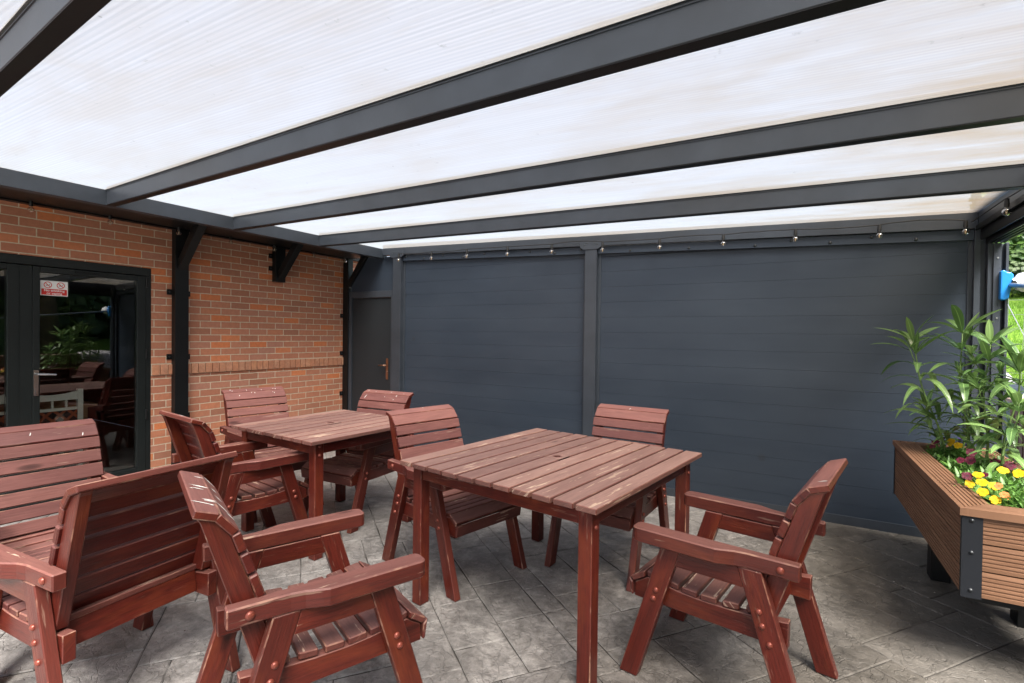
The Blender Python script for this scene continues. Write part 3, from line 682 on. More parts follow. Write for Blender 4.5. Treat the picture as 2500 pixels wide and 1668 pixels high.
# ------------------------------------------------------------------ socket on the wall plate
sk=empty('outdoor_socket',(.071,-1.60,2.665),label='small dark switched socket box on the black wall plate',cat='socket')
mb=MB(); mb.box((0,-.10,-.048),(.045,.095,.048)); mb.build('socket_box',simple('socket_plastic',(.045,.055,.05),.45),sk,bevel=.008)
mb=MB(); mb.tube([(.0455,.05,.012),(.0475,.05,.012)],.013,14); mb.box((.0455,.022,-.022),(.0475,.078,-.012)); mb.box((.0455,.042,-.012),(.0475,.058,.01)); mb.build('socket_symbol',simple('socket_mark',(.20,.17,.11),.5),sk)

# ------------------------------------------------------------------ festoon lights
def bulb_at(P,parent,r=.024):
    x,y,z=P; top=z+.052
    h=MB(); h.lathe([(.0001,.030),(.012,.030),(.014,.0),(.013,-.022),(.0001,-.022)],Matrix.Translation((x,y,top)),12); hd=h.build('lamp_holder',M['cable'],parent,smooth=False)
    g=MB(); g.lathe([(.011,top-.022-z),(.013,r*.85)]+[(r*math.sin(a),r*math.cos(a)) for a in [R(q) for q in range(28,180,16)]]+[(.0003,-r)],Matrix.Translation((x,y,z)),16); g.build('bulb',M['bulb'],hd,smooth=True)
    c=MB(); c.lathe([(.004,.018),(.006,.0),(.003,-.014),(.0002,-.016)],Matrix.Translation((x,y,z)),8); c.build('filament',M['filament'],hd)
def festoon(pts,label,pre=None):
    F=empty('festoon_lights',pts[0],label=label,cat='string lights',group='festoon lights strung around the patio')
    inv=Vector(pts[0]); L=[Vector(p)-inv for p in pts]; path=[] if pre is None else [Vector(pre)-inv]; rr=random.Random(3)
    for i in range(len(L)-1):
        a=L[i]+Vector((0,.012,.088)); b=L[i+1]+Vector((0,.012,.088)); sag=rr.uniform(-.02,.022)
        for k in range(8): t_=k/8; path.append(a.lerp(b,t_)+Vector((0,0,sag*4*t_*(1-t_)+rr.uniform(-.0015,.0015))))
    path.append(L[-1]+Vector((0,.012,.088)))
    mb=MB(); mb.tube(path,.0042,6); mb.build('cable',M['cable'],F)
    for p_ in L: bulb_at(p_,F)
b1=[(1.133,1.862,2.505),(1.674,1.862,2.491),(2.207,1.862,2.480),(2.768,1.862,2.466),(3.327,1.85,2.450),(3.897,1.85,2.427),(4.468,1.862,2.412),(5.036,1.862,2.401),(5.605,1.862,2.394),(6.184,1.862,2.373),(6.700,1.85,2.354)]
festoon(b1,'string of clear globe bulbs hung along the top of the boarded wall')
festoon([(6.745,1.16,2.345),(6.745,.55,2.345),(6.745,-.1,2.345),(6.745,-.8,2.345)],'string of clear globe bulbs along the garden-side beam',(6.74,1.86,2.43))
festoon([(.12,-1.95,2.535),(.12,-1.42,2.545),(.12,-.87,2.548),(.13,-.285,2.556),(.12,.262,2.552),(.12,.80,2.555),(.12,1.36,2.555),(.12,1.88,2.56)],'string of clear globe bulbs under the black plate on the brick wall')

# ------------------------------------------------------------------ garden armchairs
SP=[(-.415,1.016),(-.346,.992),(-.293,.928),(-.269,.857),(-.243,.782),(-.216,.698),(-.192,.620),(-.168,.545),(-.146,.475)]
def off(a,b,t):
    d=Vector((b[0]-a[0],b[1]-a[1])).normalized(); n=Vector((d.y,-d.x)); 
    # n should point back/down (local -y for lower slats)
    if n.x>0: n=-n
    return n*t
WM=[M['wood'],M['wood_edge']]
def board_x(mb,a,b,t,x0,x1,m=0):
    """board spanning x0..x1 whose outer face runs a->b in (y,z), thickness t behind"""
    o=off(a,b,t); poly=[a,b,(b[0]+o.x,b[1]+o.y),(a[0]+o.x,a[1]+o.y)]
    mb.prism(poly,lambda u_,w_,c_:(c_,u_,w_),x0,x1,(1,0,0),m)
def bolt_at(P,axis_sign,parent,r=.0125):
    mb=MB(); mb.lathe([(r,0),(r*.92,.004),(r*.6,.008),(.0001,.0098)],Matrix.Translation(P)@Matrix.Rotation(R(90)*axis_sign,4,'Y'),12); mb.build('bolt',M['bolt'],parent,smooth=True)
def make_chair(name,hw=.31,seed=1,droppings=0,label=None):
    global rnd
    rnd=random.Random(seed); e=hw-.31
    c=empty(name,(0,0,0))
    yz=lambda u_,w_,c_:(c_,u_,w_)
    for s in (-1,1):
        X=lambda a:s*(a+e)
        mb=MB(); mb.prism([(.398,0),(.204,.6365),(.118,.6365),(.313,0)],yz,X(.266),X(.31),(0,-.30,1)); lg=mb.build('leg',WM,c,bevel=.004,edge=1)
        bolt_at((X(.3102),.224,.429),s,lg); bolt_at((X(.3102),.236,.388),s,lg)
        mb=MB(); mb.prism([(-.311,0),(-.114,.6365),(-.203,.6365),(-.398,0)],yz,X(.266),X(.31),(0,.31,1)); lg=mb.build('leg',WM,c,bevel=.004,edge=1)
        for q in ((-.197,.482),(-.210,.430),(-.237,.367)): bolt_at((X(.3102),*q),s,lg)
        mb=MB(); mb.prism([(.119,.6335),(.143,.556),(-.139,.556),(-.115,.6335)],yz,X(.268),X(.3075),(0,1,0)); mb.build('arm_rail',WM,c,bevel=.003,edge=1)
        # seat rail
        top=[(-.292,.452),(-.17,.4365),(-.06,.4285),(.06,.4265),(.14,.431),(.21,.440),(.285,.449),(.345,.410)]
        mb=MB(); mb.prism(top+[(.348,.345),(-.29,.345)],yz,X(.221),X(.2635),(0,1,0)); mb.build('seat_rail',WM,c,bevel=.003,edge=1)
        # back post, cut to the curve of the back
        fr=[]
        for k in range(1,len(SP)):
            a=SP[k-1]; b=SP[k]; o_=off(a,b,.0275)
            if k==1: fr.append((a[0]+o_.x+.012,a[1]+o_.y-.004))
            fr.append((b[0]+o_.x,b[1]+o_.y))
        fr=[q for q in fr if q[1]>.46]+[(-.170,.4545)]
        rear=[(-.240,.4545),(-.400,.968)]
        mb=MB(); mb.prism(fr+rear,yz,X(.221),X(.2635),(0,-.3,1)); mb.build('back_post',WM,c,bevel=.003,edge=1)
        # armrest: broad in front, cut away on its outer side towards the back
        arc=[(.352-.03+.03*math.cos(a),.297+.03*math.sin(a)) for a in [R(q) for q in (0,22,45,68,90)]]+[(.266+.022-.022*math.sin(a),.305+.022*math.cos(a)) for a in [R(q) for q in (0,45,90)]]
        pl=[(.266,-.335),(.311,-.335),(.313,-.150),(.322,-.105),(.345,-.055),(.352,-.035)]+arc
        pl=[(x+e,y) for x,y in pl]
        mb=MB(); mb.prism([(s*x,y) for x,y in pl],lambda u_,w_,c_:(u_,w_,c_),.637,.700,(0,1,0)); ar=mb.build('armrest',[M['arm'],M['wood_edge']],c,bevel=.005,edge=1)
        bolt_at((X(.3125),-.27,.667),s,ar,.015)
    # seat slats
    mb=MB(); xs_=.264+e
    for a,b in (((-.205,.478),(-.139,.467)),((-.112,.464),(-.046,.457)),((-.022,.4555),(.045,.453)),((.060,.4535),(.127,.457)),((.141,.459),(.208,.467)),((.222,.469),(.288,.478))):
        mid=.5*(a[0]+b[0]); xx=xs_ if not(.1<mid<.27 or -.25<mid<-.16) else xs_-.0005
        j=rnd.uniform(-.002,.002); board_x2=lambda:None
        mb.prism([(a[0],a[1]),(b[0],b[1]),(b[0],b[1]-.0255),(a[0],a[1]-.0255)],yz,-xx+j,xx+j,(1,0,0))
    xf=.276+e
    mb.prism([(.296,.478),(.362,.436),(.350,.4155),(.292,.4515)],yz,-xf,xf,(1,0,0))
    mb.prism([(.3515,.4100),(.372,.4290),(.3600,.352),(.3492,.352)],yz,-xf,xf,(1,0,0))
    mb.build('seat',[M['slat'],M['wood_edge']],c,bevel=.004,edge=1)
    # back slats
    mb=MB(); gaps=[.0015,.002,.0055,.0055,.0055,.0055,.005,.005]
    for k in range(8):
        a=Vector(SP[k]); b=Vector(SP[k+1]); d=(b-a).normalized(); g=gaps[k]; a2=a+d*g; b2=b-d*g; j=rnd.uniform(-.003,.003)
        xx=(.275 if k<5 else .2635)+e
        board_x(mb,tuple(a2),tuple(b2),.027,-xx+j*(k<5),xx+j*(k<5))
    ap=MB(); ap.prism([(-.212,.355),(-.186,.355),(-.172,.466),(-.198,.472)],yz,-.2205-e,.2205+e,(1,0,0)); ap.build('back_apron',WM,c,bevel=.003,edge=1)
    if droppings:
        rr=random.Random(seed+5)
        for q in range(droppings):
            k=rr.choice([0,0,1,1]); a=Vector(SP[k]); b=Vector(SP[k+1]); tt=rr.uniform(.15,.85); P0=a.lerp(b,tt); o_=off(tuple(a),tuple(b),-.0012); x=rr.uniform(-.24,.24); L=rr.choice([.004,.005,.008,.02,.012] if seed!=11 else [.006,.02,.03,.034]); w=rr.uniform(.002,.005); d=(b-a).normalized()
            pts=[]
            for i in range(8):
                an=2*math.pi*i/8; dx=w*math.cos(an)*rr.uniform(.7,1.2); dl=L*math.sin(an)*rr.uniform(.7,1.2)
                if rr.random()<.0: dx,dl=dl,dx
                pts.append((x+dx+.3*dl,P0.x+d.x*dl+o_.x,P0.y+d.y*dl+o_.y))
            cpt=(x,P0.x+o_.x*2,P0.y+o_.y*2)
            for i in range(8): mb.face([pts[i],pts[(i+1)%8],cpt],None,2)
    mb.build('backrest',[M['backslat'],M['wood_edge'],M['drop']],c,bevel=.004,edge=1)
    return c
chairs=[
 ((4.012,-1.727),-.393,.31,14,'armchair in left foreground with long white droppings on its top slats'),
 ((5.400,-.524),1.403,.31,2,'armchair on the right side of the large table, side-on between table and planter'),
 ((3.647,-.293),-1.817,.31,1,'armchair between the two tables, front half of its seat under the large table'),
 ((4.525,.371),3.074,.31,1,'armchair behind the large table, nearest the grey boarded wall'),
 ((1.514,-.191),-1.772,.31,12,'armchair against the brick wall at the far side of the small table'),
 ((2.342,.073),3.197,.31,8,'armchair behind the small table in front of the service door'),
 ((2.236,-.912),-.141,.31,1,'armchair at the near side of the small table, back leaning towards the glass door'),
 ((2.325,-1.975),-1.650,.31,3,'armchair at the left edge in front of the glass door, slats facing us'),
 ((3.080,-2.024),1.645,.335,0,'armchair seen squarely from behind, underside of back slats dark, in the left foreground'),
]
for k,((x,y),th,hw,dp,lab) in enumerate(chairs):
    c=make_chair('garden_armchair',hw,11+k,dp); c.location=(x,y,.001); c.rotation_euler=(0,0,th)
    tag(c,lab,'armchair','slatted wooden armchairs around the tables')
rnd=random.Random(99)

# ------------------------------------------------------------------ tables
def make_table(loc,th,w,l,nb,lab,seed):
    global rnd
    rnd=random.Random(seed); T=empty('garden_table',(*loc,.001),th,label=lab,cat='table',group='slatted wooden patio tables'); H=.827; t_=.026
    mb=MB(); p_=w/nb
    for k in range(nb):
        x0=-w/2+k*p_+.0072; x1=-w/2+(k+1)*p_-.0072; j0,j1=rnd.uniform(-.005,.005),rnd.uniform(-.005,.005); dz=rnd.uniform(-.0012,.0012)
        if abs((x0+x1)/2)<p_*.6 and x0<0<x1:
            r_=.021
            # board with the parasol hole: four pieces round an octagonal hole
            ring=[(r_*math.cos(R(q)),r_*math.sin(R(q))) for q in range(0,360,30)]
            yy0,yy1=-l/2+j0,l/2+j1
            outer=[(x0,yy0),(x1,yy0),(x1,yy1),(x0,yy1)]
            mb.box((x0,yy0,H-t_+dz),(x1,-.06,H+dz)); mb.box((x0,.06,H-t_+dz),(x1,yy1,H+dz))
            sq=[]
            for q in range(0,360,30):
                cx,cy=math.cos(R(q)),math.sin(R(q)); sc=min(((x1 if cx>0 else -x0)/abs(cx)) if abs(cx)>1e-6 else 9,.06/abs(cy) if abs(cy)>1e-6 else 9); sq.append((cx*sc,cy*sc))
            # corners
            for i in range(12):
                a,b=ring[i],ring[(i+1)%12]; c_,d=sq[i],sq[(i+1)%12]
                pts=[(a[0],a[1]),(c_[0],c_[1])]
                if abs(c_[0]-d[0])>1e-6 and abs(c_[1]-d[1])>1e-6: pts.append((x1 if c_[0]>0 else x0,.06 if c_[1]+d[1]>0 else -.06))
                pts+=[(d[0],d[1]),(b[0],b[1])]
                mb.face([(q[0],q[1],H+dz) for q in pts],[(q[1],q[0]+7) for q in pts]); mb.face([(a[0],a[1],H+dz),(b[0],b[1],H+dz),(b[0],b[1],H-t_),(a[0],a[1],H-t_)],[(0,0)]*4)
        else: mb.box((x0,-l/2+j0,H-t_+dz),(x1,l/2+j1,H+dz),(0,1,0))
    tp=mb.build('tabletop',[M['top'],M['wood_edge']],T,bevel=.003,edge=1)
    mb=MB(); mb.lathe([(.028,H-.05),(.021,H-.05),(.021,H-.004),(.0235,H+.0015),(.028,H+.0015),(.028,H-.01)],None,20); mb.build('parasol_hole',M['holerim'],tp,smooth=True)
    ins=.058; a=w/2-ins; b=l/2-ins; L=.070; zt_=H-t_-.002
    mb=MB(); h=.078
    mb.box((-a+L,-b+.008,zt_-h),(a-L,-b+.036,zt_)); mb.box((-a+L,b-.036,zt_-h),(a-L,b-.008,zt_)); mb.box((-a+.008,-b+L,zt_-h),(-a+.036,b-L,zt_)); mb.box((a-.036,-b+L,zt_-h),(a-.008,b-L,zt_))
    mb.build('apron',WM,T,bevel=.003,edge=1)
    mb=MB(); mb.box((-a+.037,-.045,zt_-.045),(a-.037,-.029,zt_)); mb.box((-a+.037,.029,zt_-.045),(a-.037,.045,zt_)); mb.build('batten',WM,T)
    for sx in (-1,1):
        for sy in (-1,1):
            mb=MB(); mb.box((sx*a,sy*b,0),(sx*(a-L+.0005),sy*(b-L+.0005),zt_)); lg=mb.build('leg',WM,T,bevel=.004,edge=1)
            for z in (zt_-.022,zt_-.085): bolt_at((sx*(a+.0002),sy*(b-L*.5),z),sx,lg,.0115)
make_table((4.410,-.293),-.148,1.287,1.349,11,'larger square slatted wooden table in the centre with parasol hole','x')
make_table((2.388,-.262),-.065,1.053,1.053,9,'smaller square slatted wooden table by the brick wall','y')

# ------------------------------------------------------------------ planter
PL=empty('planter_box',(6.302,-.062,0),.017,label='long raised brown composite planter box with ribbed rim on dark legs',cat='planter')
PW,PLn=.555,1.735
def ribbed(mb,p0,p1,nrm,wid,t,ng=7,mit=(0,0),plain=False):
    """board p0->p1 (bottom/inner edge line), width direction wid, ribs facing nrm"""
    p0,p1,nrm,wid=map(Vector,(p0,p1,nrm,wid)); W_=wid.length; wd=wid.normalized(); d=(p1-p0).normalized()
    prof=[(0,-t),(0,-.002)]; x=.012; 
    step=(W_-.024)/ng
    for k in range(ng):
        g0=x+step*.32; g1=x+step*.68
        prof+=[(g0-.0008,0),(g0,-.0038),(g1,-.0038),(g1+.0008,0)]; x+=step
    prof+=[(W_,-.002),(W_,-t)]
    n=len(prof); v=[]
    for P,mt in ((p0,mit[0]),(p1,mit[1])):
        for a,b in prof: v.append(P+wd*a+nrm*b+d*mt*a)
    i=len(mb.v); mb.v+=[tuple(q) for q in v]; ou=rnd.uniform(0,9)
    L=(p1-p0).length
    flip = d.cross(wd).dot(nrm)<0
    for k in range(n):
        k2=(k+1)%n; q=(i+k,i+k2,i+n+k2,i+n+k)
        uv=[(0+ou,prof[k][0]),(0+ou,prof[k2][0]),(L+ou,prof[k2][0]),(L+ou,prof[k][0])]
        if flip: q=q[::-1]; uv=uv[::-1]
        mb.f.append(q); mb.uv.append(uv); mb.m.append(0)
    for base in (i,i+n):
        for k in range(1,n-2,1): pass
        # end caps as strips
        for k in range(1,n//2):
            q=(base+k-1 if k>1 else base,base+k,base+n-1-k,base+n-k)
            mb.f.append(q); mb.uv.append([(0,0)]*4); mb.m.append(0)
ov=.0; cw=.132; zc=.800; tc_=.036
mb=MB()
ribbed(mb,(0,0,zc),(0,PLn,zc),(0,0,1),(cw,0,0),tc_,6,(1,-1))
ribbed(mb,(0,0,zc),(PW,0,zc),(0,0,1),(0,cw,0),tc_,6,(1,-1))
ribbed(mb,(PW,0,zc),(PW,PLn,zc),(0,0,1),(-cw,0,0),tc_,6,(1,-1))
ribbed(mb,(0,PLn,zc),(PW,PLn,zc),(0,0,1),(0,-cw,0),tc_,6,(1,-1))
mb.build('rim',M['deck'],PL)
mb=MB(); z0=.398; bh=(zc-tc_-z0)/3
for k in range(3):
    za=z0+k*bh+.003; h_=bh-.007
    ribbed(mb,(.014,.012,za),(.014,PLn-.012,za),(-1,0,0),(0,0,h_),.022,5)
    ribbed(mb,(.082,.014,za),(PW-.014,.014,za),(0,-1,0),(0,0,h_),.022,5)
    ribbed(mb,(PW-.014,.014,za),(PW-.014,PLn-.014,za),(1,0,0),(0,0,h_),.022,5)
    ribbed(mb,(.014,PLn-.014,za),(PW-.014,PLn-.014,za),(0,1,0),(0,0,h_),.022,5)
mb.build('side_boards',M['deck'],PL)
STL=simple('angle_steel',(.012,.014,.018),.5,spec=.3)
mb=MB(); mb.prism([(.0095,.0085),(.082,.0085),(.082,.0125),(.0135,.0125),(.0135,.03),(.0095,.03)],lambda a,b,c:(a,b,c),z0-.004,zc-tc_-.001,(0,0,1))
m2=MB(); m2.box((.0095,PLn-.03,z0-.004),(.0125,PLn-.010,zc-tc_-.001)); m2.build('corner_angle',STL,PL); m2=MB(); m2.box((PW-.08,.0085,z0-.004),(PW-.012,.0125,zc-tc_-.001)); m2.build('corner_angle',STL,PL)
ba=mb.build('corner_angle',STL,PL)
for z in (.745,.60,.43): mb=MB(); mb.lathe([(.009,0),(.008,.004),(.0001,.007)],Matrix.Translation((.044,.0085,z))@Matrix.Rotation(R(90),4,'X'),10); mb.build('bolt',M['nut'],ba,smooth=True)
mb=MB(); [mb.box((a,b,0),(a+.10,b+.11,z0-.0305)) for a,b in ((.135,1.19),(.40,1.19),(.42,.34),(.42,.75))]; mb.box((.04,.04,z0-.03),(PW-.04,PLn-.04,z0-.0006)); mb.build('legs_frame',M['black'],PL,bevel=.004)
mb=MB(); nx,ny=8,22; idx={}
for a in range(nx+1):
    for b in range(ny+1): idx[a,b]=len(mb.v); mb.v.append((.037+(PW-.074)*a/nx,.037+(PLn-.074)*b/ny,.755+rnd.uniform(-.012,.012)))
for a in range(nx):
    for b in range(ny): mb.f.append((idx[a,b],idx[a+1,b],idx[a+1,b+1],idx[a,b+1])); mb.uv.append([(0,0)]*4); mb.m.append(0)
mb.build('soil',M['soil'],PL)

# ------------------------------------------------------------------ plants
LC=[0]
def leaf(mb,base,direc,L,w,droop=.5,roll=0,seg=7,fold=.25):
    """lanceolate leaf bending under its weight"""
    LC[0]+=1; b=Vector(base); d=Vector(direc).normalized(); up=Vector((0,0,1)); side=d.cross(up)
    if side.length<.05: side=Vector((1,0,0))
    side.normalize(); side=Matrix.Rotation(roll,3,d)@side
    P=b.copy(); rows=[]
    for i in range(seg+1):
        t_=i/seg; ww=w*.5*(math.sin(math.pi*min(1,t_*.93+.05))**.8)*(1 if t_<.5 else 1-.25*(t_-.5)); ww=0.001 if i in(0,seg) else ww
        n=side.cross(d).normalized()
        rows.append((P+side*ww+n*ww*fold,P.copy(),P-side*ww+n*ww*fold)); 
        P=P+d*(L/seg); d=(d+Vector((0,0,-droop/seg))).normalized()
    i0=len(mb.v)
    for rws in rows: mb.v+=[tuple(q) for q in rws]
    for i in range(seg):
        for s_ in (0,1):
            a=i0+i*3+s_; mb.f.append((a,a+1,a+4,a+3)); mb.uv.append([(LC[0]+.2,s_*.5),(LC[0]+.2,s_*.5+.5),(LC[0]+.2,s_*.5+.5),(LC[0]+.2,s_*.5)]); mb.m.append(0)
def oleander(base,top,label,L=.20,w=.036,nodes=9,seed=0,bend=.05,spread=1.0):
    rr=random.Random(seed); base,top=Vector(base),Vector(top); T=empty('oleander_plant',tuple(base),label=label,cat='plant',group='tall long-leaved plants in the planter')
    H=top-base; pts=[]; n=10; ph=rr.uniform(0,6)
    for k in range(n+1): t_=k/n; pts.append(H*t_+Vector((math.sin(t_*5+ph)*bend*t_*(1-t_)*2,math.cos(t_*4+ph)*bend*t_*(1-t_)*2,0)))
    mb=MB(); mb.tube(pts,[.0075-.004*k/n for k in range(n+1)],7)
    lf=MB(); a=rr.uniform(0,6)
    def at(t_): k=min(n-1,int(t_*n)); return pts[k].lerp(pts[k+1],t_*n-k)
    for j in range(nodes):
        t_=.22+.78*j/(nodes-1) if nodes>1 else 1; P=at(min(.999,t_)); top_=j>=nodes-2
        cnt=3 if not top_ else 5
        for q in range(cnt):
            an=a+q*2*math.pi/cnt+rr.uniform(-.25,.25); el=rr.uniform(.25,.7) if not top_ else rr.uniform(.55,1.25)
            d=Vector((math.cos(an)*math.cos(el),math.sin(an)*math.cos(el),math.sin(el)))
            leaf(lf,P,d,L*rr.uniform(.7,1.15)*(1 if not top_ else .85),w*rr.uniform(.75,1.15),rr.uniform(1.0,2.5)*(1 if not top_ else .45),rr.uniform(-.5,.5))
        a+=1.05
        if rr.random()<.35 and .3<t_<.85:
            an=rr.uniform(0,6.28); q2=P+Vector((math.cos(an)*.07,math.sin(an)*.07,.13)); mb.tube([P,P.lerp(q2,.5)+Vector((0,0,-.01)),q2],.003,5)
            for q in range(4):
                an2=an+q*1.57; leaf(lf,q2,(math.cos(an2)*.7,math.sin(an2)*.7,.6),L*.6,w*.7,.8)
    mb.build('stem',M['stem'],T,smooth=True); lf.build('foliage',M['leaf'],T,smooth=True)
Z0=.752
oleander((6.52,1.34,Z0),(6.32,1.27,1.545),'tall plant nearest the boarded wall side, leaning left out of the planter',.34,.044,8,3)
oleander((6.60,1.22,Z0),(6.572,1.26,1.60),'tallest long-leaved plant in front of the corner post',.33,.050,7,8)
oleander((6.66,1.12,Z0),(6.70,1.22,1.53),'long-leaved plant just right of the corner post',.30,.048,7,13)
oleander((6.72,1.02,Z0),(6.80,1.08,1.44),'long-leaved plant at the garden side of the planter',.31,.050,8,19)
oleander((6.62,1.42,Z0),(6.66,1.50,1.25),'shorter bushy long-leaved plant at the back of the planter',.20,.034,9,23)
oleander((6.66,.80,Z0),(6.74,.86,1.20),'lower long-leaved plant behind the maroon pansies',.22,.040,8,29)
oleander((6.50,1.50,Z0),(6.44,1.52,1.08),'short young plant at the far end of the planter',.17,.030,7,31)

def pansy(base,blooms,label,seed,mat,spread=.09,fol=26):
    rr=random.Random(seed); T=empty('pansy_plant',base,label=label,cat='flowering plant',group='pansies bedded along the planter')
    lf=MB()
    for k in range(fol):
        a=rr.uniform(0,6.28); d=rr.uniform(0,spread*.5); el=rr.uniform(.1,1.1)
        leaf(lf,(math.cos(a)*d,math.sin(a)*d,rr.uniform(0,.05)),(math.cos(a)*math.cos(el),math.sin(a)*math.cos(el),math.sin(el)),rr.uniform(.04,.085),rr.uniform(.016,.03),rr.uniform(.4,1.2),rr.uniform(-.6,.6),4,.15)
    lf.build('foliage',M['pleaf'],T,smooth=True)
    st=MB()
    for (bx,by,bz,r_) in blooms:
        r_*=.88
        P=Vector((bx,by,bz)); st.tube([(bx*.5,by*.5,0),(bx*.9,by*.9,bz*.6),tuple(P)],.0016,5)
        # flower faces up and out to the patio side
        face=(Vector((rr.uniform(-.9,-.1),rr.uniform(-1.3,-.5),rr.uniform(.5,1.1)))).normalized(); q=face.to_track_quat('Z','Y').to_matrix().to_4x4(); Mt=Matrix.Translation(P)@q@Matrix.Rotation(rr.uniform(-.4,.4),4,'Z')
        fl=MB()
        for (an,off_,pr,zz) in ((90+32,.52,.50,-.003),(90-32,.52,.50,-.0045),(180+8,.46,.46,0),(-8,.46,.46,.0015),(270,.45,.56,.003)):
            cx,cy=math.cos(R(an))*r_*off_,math.sin(R(an))*r_*off_; ring=[]; n_=12
            for k in range(n_):
                a=2*math.pi*k/n_; rad=r_*pr*(1+.06*math.sin(a*5+an)+rr.uniform(-.03,.03)); x,y=cx+rad*math.cos(a),cy+rad*math.sin(a); ring.append((x,y,zz+.18*(x*x+y*y)/r_*(.5+.5*math.sin(a*3+an))*.6))
            cc=(cx,cy,zz)
            for k in range(n_):
                pp=[cc,ring[k],ring[(k+1)%n_]]; fl.face([tuple(Mt@Vector(v_)) for v_ in pp],[(math.hypot(v_[0],v_[1])/r_,0) for v_ in pp])
        fl.build('bloom',mat,T)
    st.build('stem',M['stem'],T)
pz=.755
pansy((6.47,.36,pz),[(0,.05,.105,.030),(-.02,-.10,.10,.030),(.03,-.08,.085,.028),(-.04,-.20,.075,.028),(.0,-.22,.05,.027),(-.05,-.03,.07,.025)],'clump of bright yellow pansies at the near end of the planter',1,M['py'],.16,44)
pansy((6.60,.53,pz),[(0,.02,.115,.031),(.06,.02,.108,.030),(.10,-.03,.10,.025)],'pair of yellow pansies right of the maroon ones',2,M['py'],.14,36)
pansy((6.55,.88,pz),[(.0,.02,.135,.031),(-.015,-.03,.095,.033),(-.07,-.08,.10,.025)],'upright dark maroon pansy behind the yellow clump',3,M['pm'])
pansy((6.66,.82,pz),[(-.02,.01,.105,.030),(.03,-.03,.10,.034)],'two maroon pansies beside each other near the garden side',4,M['pm'])
pansy((6.42,.42,pz),[(.01,0,.09,.030)],'single very dark pansy close to the rim',5,M['pm'],.07,14)
pansy((6.55,1.38,pz),[(0,0,.11,.033),(.03,-.04,.10,.030)],'yellow pansy at the far end of the planter',6,M['py'])
pansy((6.46,1.33,pz),[(0,0,.11,.028),(-.02,-.02,.08,.025),(.05,.1,.12,.023)],'maroon pansies at the far corner of the planter',7,M['pm'])
pansy((6.61,1.45,pz),[(0,0,.12,.023),(.05,.02,.10,.017)],'small violet pansy among the far stems',8,M['pv'])
pansy((6.50,.20,pz),[(0,.02,.10,.021),(.0,-.06,.08,.021),(.02,-.02,.06,.017)],'small orange pansies in the near corner of the planter',9,M['po'],.12,34)
pansy((6.60,.17,pz),[(0,.02,.10,.023),(.02,-.04,.06,.021)],'orange pansies at the right edge of the picture in the planter',10,M['po'],.12,34)
pansy((6.56,.62,pz),[(-.02,-.02,.07,.021)],'small dark pansy low among leaves between the yellow clumps',11,M['pm'],.14,34)
# low ground cover between the flowers
lf=MB()
for k in range(1800):
    x=rnd.uniform(6.45,6.80); y=rnd.uniform(.09,1.50); a=rnd.uniform(0,6.28); el=rnd.uniform(.1,1.2)
    leaf(lf,(x,y,.755+rnd.uniform(0,.03)),(math.cos(a)*math.cos(el),math.sin(a)*math.cos(el),math.sin(el)),rnd.uniform(.03,.085),rnd.uniform(.010,.022),rnd.uniform(.3,1.2),0,4,.2)
tag(lf.build('ground_cover',M['pleaf'],smooth=True),'low leafy ground cover filling the planter between flowers','ground cover',kind='stuff')

# ------------------------------------------------------------------ garden side things
PF=empty('picket_fence',(7.24,0,0),label='low brown picket fence with pale top rail outside the planter',cat='fence')
mb=MB(); mb.box((-.035,-6,1.035),(.045,2.9,1.062)); mb.build('top_rail',M['fencerail'],PF,bevel=.004)
mb=MB(); mb.box((.012,-6,.80),(.04,2.9,.87)); mb.box((.012,-6,.25),(.04,2.9,.32)); mb.build('cross_rail',M['picket'],PF)
y=-5.95
while y<2.85:
    if y>-2.4: mb=MB(); mb.box((-.012,y,.03),(.010,y+.085,1.0348)); mb.build('picket',M['picket'],PF,bevel=.003)
    y+=.105
# blanket over the fence
BL=MB(); n=14; m_=18; idx={}
rr=random.Random(5)
for i in range(n+1):
    for j in range(m_+1):
        y_=1.52+.62*i/n; s_=j/m_; lean=.0
        if s_<.5: x_=7.18-.012-(.5-s_)*.06; z_=1.075-(.5-s_)*1.25
        else: x_=7.305+(s_-.5)*.05; z_=1.075-(s_-.5)*1.0
        if abs(s_-.5)<.06: z_+=.012
        x_+=.012*math.sin(y_*22+s_*5)*abs(s_-.5)*2; z_-= .05*math.sin((y_-1.52)/.62*math.pi)*0
        idx[i,j]=len(BL.v); BL.v.append((x_,y_+.02*math.sin(s_*9),z_+.03*math.sin(math.pi*i/n)))
for i in range(n):
    for j in range(m_): BL.f.append((idx[i,j],idx[i+1,j],idx[i+1,j+1],idx[i,j+1])); BL.uv.append([(0,0)]*4); BL.m.append(0)
o=BL.build('draped_blanket',M['rug'],smooth=True); sm=o.modifiers.new('Solidify','SOLIDIFY'); sm.thickness=.012
tag(o,'grey speckled blanket draped over the picket fence behind the plants','blanket')
# long pole with blue head
pol=empty('window_squeegee',(6.962,1.90,1.958),label='long grey pole with bright blue head and white rag by the corner post',cat='squeegee')
a=Vector((0,.0,0)); b=Vector((.03,-6.20,-.76))
mb=MB(); mb.tube([tuple(a),tuple(b)],.016,10); mb.build('pole',M['greypipe'],pol,smooth=True)
mb=MB(); prof=[(-.02,.075),(-.005,.085),(.012,.072),(.03,.07),(.045,.055),(.04,.02),(.03,-.03),(.022,-.075),(.0,-.085),(-.02,-.08)]
mb.prism([(x*1.1,z*1.3) for x,z in prof],lambda u_,w_,c_:(u_-.035,c_,w_),-.025,.05,(0,0,1)); mb.build('blue_head',M['blue'],pol,bevel=.008)
mb=MB(); bm_=[]; 
rr=random.Random(8); segs=12
prof=[]
for i in range(9):
    t_=i/8; r_=.066*math.sin(math.pi*(t_*.85+.12))+.008; prof.append((r_,t_*.17))
